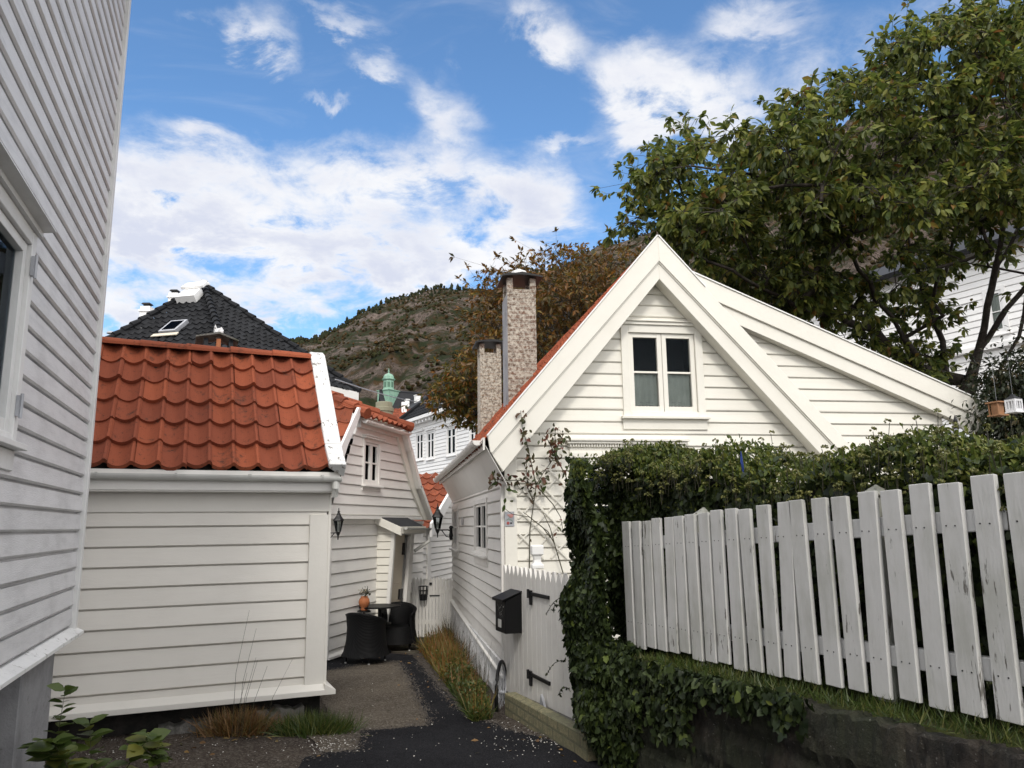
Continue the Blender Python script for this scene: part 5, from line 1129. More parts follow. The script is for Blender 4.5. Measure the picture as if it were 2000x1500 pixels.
mb = MB(); mb.lathe([(.008, -.001), (.008, .001)], 8); mb.v = [(x+wdt*.85, z-dpt-.001, y+hb-.09) for x, y, z in mb.v]; mb.build('lock', 'zinc', mo)
def strokes(name, segs, parent, mat, w_, T):
    mb = MB()
    for pts in segs:
        for a, b_ in zip(pts, pts[1:]):
            d = Vector((b_[0]-a[0], b_[1]-a[1])).normalized(); n_ = Vector((-d.y, d.x))*w_/2; d = d*w_*.3
            mb.add([T(a[0]-n_.x-d.x, a[1]-n_.y-d.y), T(b_[0]-n_.x+d.x, b_[1]-n_.y+d.y), T(b_[0]+n_.x+d.x, b_[1]+n_.y+d.y), T(a[0]+n_.x-d.x, a[1]+n_.y-d.y)], [(0, 1, 2, 3)])
    return mb.build(name, mat, parent)
arc = lambda cx, cy, r, a, b, n=8: [(cx+r*math.cos(R(a+(b-a)*k/n)), cy+r*math.sin(R(a+(b-a)*k/n))) for k in range(n+1)]
# three pale characters: y, 6 and 2, stacked and worn
TM = lambda u, q: (wdt*.24+u*wdt*.55, -dpt-.0016, hb*.40+q*hb*.38)
strokes('lettering', [[(0, 1), (.30, .62)], [(.85, 1), (.30, .62), (.2, .52)], [(.9, .9), (.95, .6), (.7, .45), (.95, .12)], arc(.45, .58, .2, 40, 330), [(.35, .38), (.55, .2), (.8, .32)], arc(.5, .14, .17, -40, 200)], mo, 'zinc', .012, TM)

# stepped brick edge below the gate
bk0, bk1 = RF.h(986, 1411, -.12), RF.h(1132, 1455, -.12)
by_ = -.12
bb = empty('brick_kerb', RF.W(bk0[0], by_, 0), RF.rz, label='low mossy yellow brick kerb sloping below the garden gate', cat='kerb')
zt0_, zt1_ = RF.h(1000, 1362, by_)[1], RF.h(1135, 1432, by_)[1]
print('kerb', bk0, bk1, zt0_, zt1_)
mb = MB(); L3 = bk1[0]-bk0[0]+.12
mb.prism([(0, -.45), (L3, -.45), (L3, zt1_), (0, zt0_)], PF, 0, .11); mb.build('course', 'yellow_brick', bb, bevel=.006, wob=.0)
mb = MB(); mb.prism([(.0, -.45), (L3, -.45), (L3, zt1_-.03), (.0, zt0_-.05)], PF, .111, .6); mb.build('rubble_fill', 'stone', bb)
mb = MB(); q = RF.h(1048, 1395, 0.0); mb.prism([(q[0]-bk0[0]-.06, q[1]-.02), (q[0]-bk0[0]+.14, q[1]+.0), (q[0]-bk0[0]+.0, q[1]+.16)], PF, .16, .18); mb.build('foot_plate', 'flash', bb)

# gate post with turned cap behind the gate
pp = at(1049, 1110, 7.75); po = empty('gate_post', (pp.x, pp.y, -.05), G.rz, label='white post with blocky turned finial behind the garden gate', cat='post')
zz = pp.z+.05; q = .052
mb = MB(); mb.box(-q, q, -q, q, 0, zz); mb.build('shaft', 'cream_trim', po, bevel=.004)
mb = MB(); s2 = math.sqrt(2); mb.lathe([(q*1.1*s2, zz+.001), (q*1.1*s2, zz+.035), (q*.75*s2, zz+.05), (q*.62*s2, zz+.085), (q*.75*s2, zz+.12), (q*1.1*s2, zz+.135), (q*1.12*s2, zz+.215), (q*.9*s2, zz+.225)], 4, ph=PI/4); mb.build('finial', 'bright', po, bevel=.004)

# bicycle wheel behind the end of the gate
wp = at(979, 1352, 7.85); wh = empty('bicycle_wheel', (wp.x, wp.y, wp.z-.29), G.rz+R(72), label='bicycle wheel half hidden in the weeds beside the gate', cat='wheel')
mb = MB(); ring = [(.28*math.cos(2*PI*k/32), 0, .29+.28*math.sin(2*PI*k/32)) for k in range(33)]; mb.tube(ring, .018, 8, cap=False); mb.build('tyre', 'mailbox', wh, smooth=True)
mb = MB(); mb.tube([(.252*math.cos(2*PI*k/32), 0, .29+.252*math.sin(2*PI*k/32)) for k in range(33)], .010, 6, cap=False); mb.build('rim', 'flash', wh, smooth=True)
mb = MB()
for k in range(24): a = 2*PI*k/24; mb.tube([(.02*math.cos(a+.5), .02*(-1)**k, .29+.02*math.sin(a+.5)), (.25*math.cos(a), 0, .29+.25*math.sin(a))], .0018, 4)
mb.build('spokes', 'flash', wh)
mb = MB(); mb.tube([(0, -.03, .29), (0, .03, .29)], .018, 8); mb.build('hub', 'flash', wh)

# ------------------------------------------------------------------ lanterns
def lantern(name, p, rz, side, h, label):
    e = empty(name, p, rz, label=label, cat='wall lantern', group='black wall lanterns along the lane'); k = h/.62
    def S_(prof): return [(r*k, z*k) for r, z in prof]
    x = side*.26*k
    mb = MB(); mb.tube([(0, 0, 0), (side*.06*k, 0, .02*k), (x, 0, .02*k)], .011*k, 8); mb.tube([(side*.02*k, 0, -.12*k), (side*.09*k, 0, -.10*k), (side*.14*k, 0, -.04*k), (side*.18*k, 0, .015*k)], .009*k, 8); mb.build('arm', 'black_metal', e)
    mb = MB(); mb.lathe(S_([(.02, -.17), (.034, -.15), (.03, -.12), (.042, -.09), (.03, -.03), (.03, .04), (.045, .06), (.03, .09), (.02, .1)]), 10, (0, 0, 0)); mb.build('bracket', 'black_metal', e)
    mb = MB(); mb.lathe(S_([(.01, -.12), (.014, -.05), (.028, -.02), (.045, .02), (.05, .04)]), 8, (x, 0, 0)); b_ = mb.build('base', 'black_metal', e)
    mb = MB()
    for q in range(6): a = q*PI/3; mb.tube([(x+.05*k*math.cos(a), .05*k*math.sin(a), .04*k), (x+.092*k*math.cos(a), .092*k*math.sin(a), .26*k)], .006*k, 5)
    mb.lathe(S_([(.096, .255), (.105, .26), (.105, .275), (.09, .28)]), 6, (x, 0, 0)); mb.build('cage', 'black_metal', e)
    mb = MB(); mb.lathe(S_([(.047, .045), (.087, .255)]), 6, (x, 0, 0)); mb.build('glass', 'glass', e)
    mb = MB(); mb.lathe(S_([(.115, .27), (.10, .30), (.055, .36), (.04, .39), (.045, .40), (.02, .43), (.03, .45), (.012, .47), (.006, .53)]), 6, (x, 0, 0)); mb.build('roof', 'black_metal', e)
    mb = MB(); mb.lathe(S_([(.02, .06), (.022, .14), (.01, .18)]), 8, (x, 0, 0)); mb.build('bulb', 'zinc', e)
lantern('wall_lantern', at(635.5, 1043, 10.9), 0.05, 1, .42, 'black wall lantern at the shed corner, left of the chairs')
lantern('wall_lantern', at(881, 1037, 13.6), 0.0, -1, .56, 'black wall lantern on the cream gable house, above the lane-end picket gate')

# ------------------------------------------------------------------ tub chairs and table in the yard
def m_wicker():
    m, t = newmat('black_woven_rattan'); s1_ = t.n('TexWave', {'Vector': t.oc, 'Scale': 28, 'Distortion': 1.5, 'Detail': 2}, bands_direction='Z'); s2_ = t.n('TexWave', {'Vector': t.oc, 'Scale': 16, 'Distortion': .5}, bands_direction='DIAGONAL')
    h = t.m('MULTIPLY', s1_.outputs[0], s2_.outputs[0]); fin(t, t.mix(h, (.003, .003, .0033), (.009, .009, .0095)), .55, h, .6, .006); return m
M['wicker'] = m_wicker()
def tub_chair(name, p, rz, label, sc=1.0):
    e = empty(name, p, rz, label=label, cat='chair', group='black tub chairs in the yard')
    mb = MB(); n = 30; vs = []
    A0_ = 128
    for k in range(n+1):
        a = R(-A0_+2*A0_*k/n); hgt = .56+.17*(.5+.5*math.cos(a))**1.2; ca, sa = math.cos(a), math.sin(a)
        prof = [(.36, .11), (.33, .16), (.295, .32), (.285, .5), (.30, hgt-.03), (.315, hgt), (.285, hgt+.01), (.255, hgt-.03), (.235, .5), (.235, .36)]
        for r, z in prof: vs.append((r*ca*sc, r*sa*1.0*sc, z*sc))
    m_ = 10; mb.add(vs, [(k*m_+q, (k+1)*m_+q, (k+1)*m_+q+1, k*m_+q+1) for k in range(n) for q in range(m_-1)]+[tuple(range(m_)), tuple(n*m_+q for q in range(m_-1, -1, -1))])
    mb.build('shell', 'wicker', e, smooth=True)
    mb = MB(); pts = []
    for k in range(n+1): a = R(-180+360*k/n); pts.append((.31*math.cos(a)*sc, .31*math.sin(a)*sc))
    mb.prism([(.27*math.cos(R(a))*sc, .27*math.sin(R(a))*sc) for a in range(0, 360, 15)], lambda u, v, d: (u, v, d), .30*sc, .38*sc); mb.build('seat', 'wicker', e, bevel=.01)
    mb = MB(); vs = []
    for k in range(13):
        a = R(A0_+(360-2*A0_)*k/12); vs += [(.345*math.cos(a)*sc, .345*math.sin(a)*sc, .12*sc), (.27*math.cos(a)*sc, .27*math.sin(a)*sc, .36*sc)]
    mb.add(vs, [(2*k, 2*k+2, 2*k+3, 2*k+1) for k in range(12)]); mb.build('apron', 'wicker', e, smooth=True)
    for a in (45, 135, 225, 315):
        mb = MB(); c, s_ = math.cos(R(a))*.27*sc, math.sin(R(a))*.27*sc; mb.tube([(c, s_, .3*sc), (c*1.08, s_*1.08, 0)], [.016*sc, .012*sc], 8); lg = mb.build('leg', 'mailbox', e)
        mb = MB(); mb.lathe([(.014*sc, 0), (.014*sc, .02)], 8, (c*1.08, s_*1.08, 0)); mb.build('foot', 'zinc', lg)
def gp(px, py, Y): p = at(px, py, Y); return (p.x, p.y, gz(p.x, p.y)+.012)
M['wicker'].node_tree.nodes['Principled BSDF'].inputs['Specular IOR Level'].default_value = .15
tub_chair('tub_chair', gp(716, 1200, 11.15), R(245), 'black woven tub chair nearer the camera, seen from behind', .93)
tub_chair('tub_chair', gp(777, 1200, 12.6), R(95), 'black woven tub chair beside the porch door, its back to the doorway', .95)
tp_ = gp(742, 1180, 12.25); tb = empty('garden_table', tp_, .3, label='round black garden table between the two tub chairs', cat='table')
mb = MB(); mb.lathe([(.30, .665), (.315, .67), (.315, .685), (.30, .69)], 28); mb.build('tabletop', 'mailbox', tb)
mb = MB(); mb.lathe([(.19, 0), (.19, .02), (.03, .05), (.022, .3), (.03, .664)], 16); mb.build('pedestal', 'mailbox', tb)
pt = at(711, 1190, 12.05); ptz = pt.z; ptx = Vector((pt.x, pt.y, gz(0, 12)+.70))
ps = empty('plant_stand', (pt.x, pt.y, gz(0, 12)), 0, label='slim black stand holding the terracotta pot by the wall', cat='stand')
mb = MB(); mb.lathe([(.10, .62), (.10, .64)], 14); mb.lathe([(.012, .02), (.012, .62)], 8); mb.lathe([(.09, 0), (.09, .02)], 14); mb.build('stand', 'black_metal', ps)
pz = gz(0, 12)+.64; sc_ = 1.0
fp = empty('flower_pot', (pt.x, pt.y, pz), 0, label='round terracotta flower pot with a small flowering plant', cat='flower pot')
mb = MB(); mb.lathe([(.045, 0), (.055, .02), (.04, .04), (.07, .07), (.085, .12), (.075, .17), (.05, .195), (.058, .21), (.048, .21)], 18); mb.build('pot', 'terracotta', fp, smooth=True)
n = 90; P = np.array([0, 0, .25])+rng.normal(size=(n, 3))*np.array([.035, .035, .035]); leafmesh('foliage', P, rv(n)+np.array([0, 0, .5]), rv(n), rng.uniform(.03, .055, n), *LEAFS, 'shrub', fp)
M['petal'] = plain('pale_petal', (.55, .45, .28), .6)
n = 26; P = np.array([0, 0, .29])+rng.normal(size=(n, 3))*np.array([.04, .04, .02]); leafmesh('flowers', P, rv(n), rv(n), rng.uniform(.02, .03, n), *LEAFS, 'petal', fp)

# ------------------------------------------------------------------ ivy hedge
HF = RF
def in_hedge(n, x0, x1, y0, y1, zf0, zf1): pass
hx0 = RF.h(1112, 1010, -.04)[0]; print('hedge x0', hx0)
he = empty('ivy_hedge', RF.W(0, .35, 0), RF.rz, label='thick dark ivy hedge with flower heads trailing over fence and wall', cat='hedge')
def to_he(P): return P-np.array([0, .35, 0])
# outline of the top edge read off in the hedge plane
TOPS = [(1100, 935), (1130, 912), (1200, 894), (1330, 890), (1480, 896), (1560, 905), (1650, 896), (1760, 888), (1830, 880), (1880, 868), (2000, 862), (2300, 840)]
tops = [RF.h(px, py, .55) for px, py in TOPS]
def ztop(x): return float(np.interp(x, [t[0] for t in tops], [t[1] for t in tops]))
XL, XH = hx0, tops[-1][0]
def hedge_front(x): # where the front face lies (local y)
    return .20
pts, nrm = [], []
def add(P, N): pts.append(P); nrm.append(N)
rs = random.Random(3)
for _ in range(42000):
    x = rs.uniform(XL, XH) if rs.random() < .62 else rs.uniform(XL, 1.2); zt = ztop(x)+.05*math.sin(x*5)+.03*math.sin(x*13+1)
    lo = max(tz_(x)+.05, .0); y = .26; zlow = ft0[1]+ts_*(x-ft0[0])-.12
    if rs.random() < .5: zlow = tz_(x)+.03
    if x < .35: zlow = lo-.4*(x > -.3)
    if rs.random() < .33: # top
        yy = rs.uniform(.2, .95); add((x, yy, zt+rs.gauss(0, .022)-.18*((yy-.55)/.45)**2), (0, -.2, 1))
    else:
        z = rs.uniform(zlow, zt-.02); bul = .04*math.sin(x*4+z*3)+.03*math.sin(x*9-z*7); add((x, y+.08+bul+abs(rs.gauss(0, .03))-.02*(z > zlow+.4), z), (0, -1, .25))
# hanging end over the gate post and down the wall
for _ in range(21000):
    u = rs.random(); z = rs.uniform(-.0, ztop(XL+.3)-.05); wz = .5+.18*math.sin(z*3.1+.4)
    x = XL+.02+rs.uniform(0, 1)*(.78 if z > 1.0 else .9 if z > .55 else 1.15-.9*(.55-z)); xe = .06*math.sin(z*6)+.05*math.sin(z*11)
    x += xe; dist = (x-XL)/.8; fy = .0 if z < .8 else .05
    if x > .55 and z > tz_(x)+.12 : continue
    if z < .55 and x > .3 and rs.random() < (.55-z)*1.2+(x-.3)*.5: continue
    if z < .12 and rs.random() < .6: continue
    bul = .05*math.sin(x*7+z*4)+.04*math.sin(x*3-z*8); b_ = math.sqrt(max(0, 1-(abs(x-XL-.42)/.5)**2)) if z > .6 else .5
    add((x, fy-.02-.14*b_+bul+abs(rs.gauss(0, .035)), z), (-.3 if x < XL+.3 else 0, -1, .2))
# left end cheek (turned toward the gate)
for _ in range(5500):
    z = rs.uniform(.25, ztop(XL)-.0); y = rs.uniform(-.05, .9); add((XL+.04*math.sin(z*6)+abs(rs.gauss(0, .03))-.02+.25*(z < .8)*(y > .2), y, z), (-1, -.2, .2))
# trails over the wall top
for k in range(170):
    x = rs.uniform(.15, 1.75) if k < 112 else rs.uniform(1.7, 2.6); L = rs.uniform(.1, .75)*(1.0 if x < 1.0 else .62 if x < 1.6 else .25); n_ = int(L*55)+4
    for q in range(n_): z = tz_(x)+.05-L*q/n_; add((x+.03*math.sin(q*.5+k)+rs.gauss(0, .018), -.03+rs.gauss(0, .012), z), (0, -1, .2))
pts = np.array(pts); nrm = np.array(nrm, float); n = len(pts); print('ivy leaves', n)
N_ = nrm+rng.normal(size=(n, 3))*.42; N_ /= np.linalg.norm(N_, axis=1)[:, None]
T_ = np.array([0, -.15, -1.0])+rng.normal(size=(n, 3))*.55; T_ -= N_*(T_*N_).sum(1)[:, None]*.8
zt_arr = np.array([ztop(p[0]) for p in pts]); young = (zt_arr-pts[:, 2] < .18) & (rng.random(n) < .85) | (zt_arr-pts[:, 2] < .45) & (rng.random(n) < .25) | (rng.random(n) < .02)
size = rng.uniform(.034, .062, n)
Ph = to_he(pts)
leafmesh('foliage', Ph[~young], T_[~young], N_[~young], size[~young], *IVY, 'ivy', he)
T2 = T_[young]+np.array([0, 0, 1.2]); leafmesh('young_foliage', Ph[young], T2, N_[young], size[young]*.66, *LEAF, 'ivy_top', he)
# flower umbels on short stalks
mb = MB(); rs = random.Random(5); sp_P = []; 
for k in range(430):
    x = rs.uniform(XL+.05, XH); yy = rs.uniform(.22, .8); zt = ztop(x)+.05*math.sin(x*5)+.03*math.sin(x*13+1); 
    h_ = rs.uniform(.0, .10)*(rs.random() < .5)+.02; z = zt+h_-.18*((yy-.55)/.45)**2
    if rs.random() < .45: yy = .18; z = zt-rs.uniform(0, .25)
    mb.tube([(x, yy-.35, z-.07), (x+rs.gauss(0, .01), yy-.35, z)], .002, 3, cap=False)
    for q in range(12): v = rv(1)[0]; sp_P.append((x+v[0]*.017, yy-.35+v[1]*.017, z+abs(v[2])*.015+.004))
mb.build('flower_stalks', 'stem', he)['kind'] = 'stuff'
sp_P = np.array(sp_P); m_ = len(sp_P); leafmesh('flower_heads', sp_P, rv(m_), rv(m_), np.full(m_, .010), [(-.5, -.5, 0), (.5, -.5, 0), (.5, .5, 0), (-.5, .5, 0), (0, 0, .6)], [(0, 1, 4), (1, 2, 4), (2, 3, 4), (3, 0, 4)], 'umbel', he)
# woody core so the hedge is not see-through
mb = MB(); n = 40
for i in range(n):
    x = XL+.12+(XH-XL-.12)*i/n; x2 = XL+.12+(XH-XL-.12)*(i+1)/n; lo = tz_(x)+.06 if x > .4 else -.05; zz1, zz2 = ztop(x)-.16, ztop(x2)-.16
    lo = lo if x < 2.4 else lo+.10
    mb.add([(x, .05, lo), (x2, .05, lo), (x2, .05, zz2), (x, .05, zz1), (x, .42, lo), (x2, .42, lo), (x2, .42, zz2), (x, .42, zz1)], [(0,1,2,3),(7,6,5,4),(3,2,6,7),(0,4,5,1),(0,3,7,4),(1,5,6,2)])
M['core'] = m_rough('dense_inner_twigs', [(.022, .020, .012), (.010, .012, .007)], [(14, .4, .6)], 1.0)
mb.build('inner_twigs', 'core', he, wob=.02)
# long loose runners reaching over the gate
mb = MB(); LP = []
for (a, b_) in (((1108, 1166), (1068, 1193)), ((1104, 1290), (1068, 1313)), ((1112, 1345), (1094, 1352)), ((1098, 1185), (1082, 1188))):
    A_, B_ = RF.h(*a, -.02), RF.h(*b_, -.02); pts_ = [(A_[0]+(B_[0]-A_[0])*t, -.37-.03*math.sin(t*3), A_[1]+(B_[1]-A_[1])*t+.02*math.sin(t*5)) for t in np.linspace(0, 1, 9)]
    mb.tube(pts_, .003, 4); LP += pts_
mb.build('runners', 'stem', he)
LP = np.repeat(np.array(LP), 2, 0); m_ = len(LP); leafmesh('foliage', LP, rv(m_)+np.array([0, -.3, -.6]), rv(m_)+np.array([0, -1.5, 0]), rng.uniform(.015, .03, m_), *IVY, 'ivy', he)
# blue ribbon
p = RF.h(1468, 903, .16); M['blue'] = plain('blue_ribbon', (.02, .06, .30), .5)
rb = MB(); rb.add([(0, 0, 0), (.012, .0, .02), (.014, -.01, .07), (.004, -.005, .12), (-.006, -.004, .12), (-.002, -.012, .06), (-.010, 0, .02)], [(0, 1, 2, 3, 4, 5, 6)]); 
o = rb.build('ribbon', 'blue', None); o.matrix_world = Matrix.Translation(RF.W(p[0], .10, p[1]-.06)) @ Matrix.Rotation(RF.rz, 4, 'Z'); tag(o, 'thin blue ribbon caught in the ivy hedge', 'ribbon')

# ------------------------------------------------------------------ trees
def inpoly(x, y, poly):
    c = False; n = len(poly)
    for i in range(n):
        (a, b), (p, q) = poly[i], poly[(i+1) % n]
        if (b > y) != (q > y) and x < (p-a)*(y-b)/(q-b)+a: c = not c
    return c
def grow(skel, targets, step=.28, droop=.0, jitter=.05, rtip=.004, expo=2.25, seed=1, rmin=None):
    """skel: list of polylines [(Vector,...)] each joined to the nearest earlier node; then twigs to every target"""
    rr = random.Random(seed); P = []; par = []
    def addn(p, q): P.append(p); par.append(q); return len(P)-1
    for line in skel:
        prev = -1
        if P:
            A_ = np.array([v[:] for v in P]); prev = int(np.argmin(((A_-np.array(line[0][:]))**2).sum(1)))
            start = P[prev]
        else: start = None
        pts_ = ([start]+list(line)) if start is not None and (line[0]-start).length > .02 else list(line)
        if prev < 0: prev = addn(pts_[0], -1)
        for a, b_ in zip(pts_, pts_[1:]):
            n = max(1, int((b_-a).length/step))
            for k in range(1, n+1): prev = addn(a.lerp(b_, k/n)+Vector((rr.gauss(0, 1), rr.gauss(0, 1), rr.gauss(0, 1)))*jitter*.5, prev)
    root = P[0]; targets = sorted(targets, key=lambda v: (v-root).length); A_ = np.array([v[:] for v in P]); ends = []
    lenr = [0.0]*len(P)
    for v in targets:
        d = np.array(v[:])-A_; dist = np.sqrt((d**2).sum(1)); rootd = np.sqrt(((A_-np.array(root[:]))**2).sum(1))
        cost = dist+.25*np.maximum(0, rootd-(v-root).length+.0)*1.5; i = int(np.argmin(cost)); a = P[i]; n = max(1, int((v-a).length/step)); prev = i; new = []
        mid = a.lerp(v, .5)+Vector((rr.gauss(0, 1), rr.gauss(0, 1), rr.gauss(0, 1)))*jitter*(v-a).length*1.3
        for k in range(1, n+1):
            t = k/n; p = a.lerp(mid, t).lerp(mid.lerp(v, t), t); prev = addn(p, prev); new.append(p[:])
        A_ = np.vstack([A_, np.array(new)]); ends.append((prev, P[prev]-P[par[prev]]))
    w_ = [0.0]*len(P); child = [0]*len(P)
    for i in range(len(P)-1, -1, -1):
        if w_[i] == 0: w_[i] = 1
        if par[i] >= 0: w_[par[i]] += w_[i]
    # pipe model
    r = [rtip*(x**(1/expo)) for x in w_]
    return P, par, r, ends
def branches(P, par, r, sides=6):
    mb = MB()
    for i, q in enumerate(par):
        if q < 0: continue
        a, b_ = P[q], P[i]; d = (b_-a)
        if d.length < 1e-5: continue
        n = sides if r[i] > .012 else 3; ra, rb = min(r[q], r[i]*1.35), r[i]
        mb.tube([a-d*.06, b_], [ra, rb], n, cap=False)
    return mb
def tree(name, org, skel, targets, leafmat, nl, lsize, spread, rtip, label, cat='tree', expo=2.25, seed=1, hang=.6, tmpl=LEAF, step=.28, group=None, tufts=0):
    e = empty(name, org, 0, label=label, cat=cat, group=group); O = Vector(org)
    P, par, r, ends = grow(skel, targets, step=step, rtip=rtip, expo=expo, seed=seed)
    P2 = [p-O for p in P]; branches(P2, par, r).build('trunk', 'bark', e, smooth=True)
    tb = MB(); pp_, tt = [], []; g_ = np.random.default_rng(seed)
    for i, d in ends:
        c = np.array(P2[i][:]); n = int(nl*g_.uniform(.55, 1.4)); dv = np.array(d[:]); dv /= np.linalg.norm(dv)+1e-9
        if tufts:
            m2 = max(3, n//tufts); tips = c+g_.normal(size=(m2, 3))*spread*np.array([1.5, 1.5, 1.1])+dv*g_.uniform(-.35, .25, (m2, 1))
            for tp in tips: tb.tube([c-dv*g_.uniform(0, .25), (c+tp)/2+np.array([0, 0, .02]), tp], [rtip*.55, rtip*.45, rtip*.3], 3, cap=False)
            q = np.repeat(tips, tufts, 0); n = len(q); out = (q-c); out /= np.linalg.norm(out, axis=1)[:, None]+1e-9; rad = rv(n)
            q = q-out*g_.uniform(0, .10, (n, 1)); pp_.append(q+rad*.012); tt.append(rad*1.0+out*.75+np.array([0, 0, -hang])); continue
        q = g_.normal(size=(n, 3))*spread*np.array([1, 1, .8])+c+dv*g_.uniform(-.42, .16, (n, 1))*(spread/.1)*.8+np.array([0, 0, -.25])*spread*g_.random((n, 1))*2; out = q-c; out /= np.linalg.norm(out, axis=1)[:, None]+1e-9
        pp_.append(q); tt.append(out*.8+dv*.5+np.array([0, 0, -hang])+g_.normal(size=(n, 3))*.35)
    pp_ = np.vstack(pp_); tt = np.vstack(tt); n = len(pp_); Nn = g_.normal(size=(n, 3))*.5+np.array([0, 0, 1.0]); print(name, 'leaves', n, 'nodes', len(P))
    if tufts: tb.build('twigs', 'bark', e)
    leafmesh('crown', pp_, tt, Nn, g_.uniform(lsize*.7, lsize*1.25, n), *tmpl, leafmat, e)
    return e
rt = random.Random(21)
CR_ = [(1225,560),(1212,480),(1235,410),(1228,350),(1265,308),(1320,290),(1345,245),(1385,232),(1420,250),(1460,262),(1500,250),(1528,185),(1565,160),(1615,165),(1660,125),(1700,135),(1720,130),(1750,70),(1770,15),(1830,30),(1860,20),(1890,-30),(2050,-120),(2260,-60),(2300,500),(2100,640),(2000,560),(1900,520),(1800,560),(1700,640),(1600,610),(1500,560),(1400,540),(1340,510),(1300,455),(1240,470)]
T1 = []
while len(T1) < 610:
    px, py = rt.uniform(1120, 2300), rt.uniform(-130, 660)
    if not inpoly(px, py, CR_): continue
    if px > 1650 and py > 430 and rt.random() < .72: continue
    if px > 2060 and rt.random() < .5: continue
    if math.sin(px*.021+1)*math.sin(py*.027+px*.006) > .5 and rt.random() < .85: continue
    if py > 470 and px < 1700 and rt.random() < .3: continue
    half = 2.1*min(1, .35+(py+150)/500); Yd = 10.4+rt.uniform(-1, 1)*half*(.6 if px < 1300 else 1)
    if py > 420: Yd = max(Yd, 9.9)
    T1.append(at(px, py, Yd))
for _ in range(85): # lower twigs in front of the white house
    q_ = rt.uniform(1380, 1860); T1.append(at(q_, rt.uniform(520, 560+(q_-1380)*.48), rt.uniform(10.3, 12)))
V_ = lambda *a: [at(*q) for q in a]
base = at(1885, 790, 11.2); bz = Vector((base.x+.05, base.y, .0))
SK = [[bz, Vector((base.x+.02, base.y, 1.6)), base, at(1905, 700, 11.1), at(1925, 640, 11.0), at(1935, 560, 10.9), at(1950, 470, 10.6), at(1975, 330, 10.2), at(1960, 180, 9.9)],
      V_((1900, 705, 11.1), (1960, 610, 10.8), (2005, 560, 10.6), (2100, 470, 10.2)),
      V_((1945, 520, 10.8), (1990, 440, 10.6), (1970, 330, 10.8), (1990, 200, 10.6)),
      V_((1895, 745, 11.2), (1850, 740, 11.3), (1838, 670, 11.4), (1815, 600, 11.3), (1790, 530, 11.2), (1765, 430, 10.8), (1750, 300, 10.4), (1735, 150, 10.0)),
      V_((1850, 742, 11.3), (1800, 720, 11.2), (1765, 660, 11.0), (1715, 580, 10.7), (1680, 520, 10.4), (1640, 430, 10.2), (1590, 300, 9.8)),
      V_((1800, 720, 11.2), (1740, 690, 11.4), (1700, 640, 11.4), (1620, 560, 11.2), (1530, 500, 11.0), (1430, 430, 10.8), (1330, 380, 10.5)),
      V_((1810, 590, 11.3), (1860, 500, 11.0), (1880, 400, 10.7), (1870, 280, 10.4)),
      V_((1895, 800, 11.2), (1945, 745, 10.7), (1985, 660, 10.4), (2010, 570, 10.3), (2080, 450, 10)),
      V_((1640, 430, 10.2), (1540, 370, 9.8), (1430, 330, 9.6), (1300, 330, 9.5)),
      V_((1700, 640, 11.4), (1560, 600, 10.2), (1460, 540, 9.8), (1350, 490, 9.6))]
bt = tree('cherry_tree', (bz.x, bz.y, 0), SK, T1, 'cherry', 99, .115, .114, .0078, 'large spreading leafy tree behind the gable house, dark forked limbs at right', expo=2.0, seed=4, tufts=11, hang=.75)

# autumn tree behind the chimneys
AT = [(938,640),(932,560),(975,548),(1040,512),(1080,490),(1110,492),(1160,520),(1230,500),(1300,540),(1290,620),(1130,760),(1040,800),(950,760),(925,720)]
T2_ = []
while len(T2_) < 300:
    px, py = rt.uniform(880, 1300), rt.uniform(480, 800)
    if inpoly(px, py, AT): T2_.append(at(px, py, rt.uniform(18, 22)))
b2 = at(1110, 760, 20)
tree('autumn_tree', (b2.x, 20, -.4), [[Vector((b2.x, 20, -.4)), b2, at(1105, 650, 20), at(1090, 560, 20)], V_((1110, 740, 20), (1030, 640, 20), (1000, 570, 20)), V_((1110, 740, 20), (1190, 640, 20.5), (1240, 560, 20.5))], T2_, 'autumn', 66, .17, .26, .008, 'russet and green autumn tree behind the two brick chimneys', expo=2.0, seed=8, tmpl=LEAFS, step=.5, tufts=7, hang=.4)
MT = [(875,705),(870,750),(850,765),(845,782),(875,795),(900,808),(935,830),(990,830),(990,680),(945,670),(905,695)]
T3_ = []
while len(T3_) < 120:
    px, py = rt.uniform(820, 1000), rt.uniform(660, 850)
    if inpoly(px, py, MT): T3_.append(at(px, py, rt.uniform(21.5, 24)))
b3 = at(985, 860, 23)
tree('maple_tree', (b3.x, 23, -.4), [[Vector((b3.x, 23, -.4)), b3, at(965, 780, 23), at(940, 710, 23)], V_((975, 820, 23), (915, 790, 23), (870, 770, 23))], T3_, 'maple', 60, .19, .20, .009, 'yellow-orange tree beside the smaller chimney, above the white building', expo=2.0, seed=9, tmpl=LEAFS, step=.5, tufts=7, hang=.4)
# dark shrub at the right, behind the feeders
T4_ = []
SH = [(1925,770),(1945,725),(1985,695),(2060,650),(2200,640),(2250,900),(1950,880),(1935,830)]
while len(T4_) < 260:
    px, py = rt.uniform(1880, 2250), rt.uniform(640, 900)
    if inpoly(px, py, SH): T4_.append(at(px, py, rt.uniform(8.4, 9.9)))
b4 = at(2020, 900, 9.2)
tree('dark_shrub', (b4.x, 9.2, 0), [[Vector((b4.x, 9.2, 0)), b4, at(2010, 800, 9.2)]], T4_, 'shrub', 130, .075, .17, .004, 'dark dense shrub behind the hanging bird feeder and white lantern', cat='shrub', seed=12, tmpl=LEAFS)

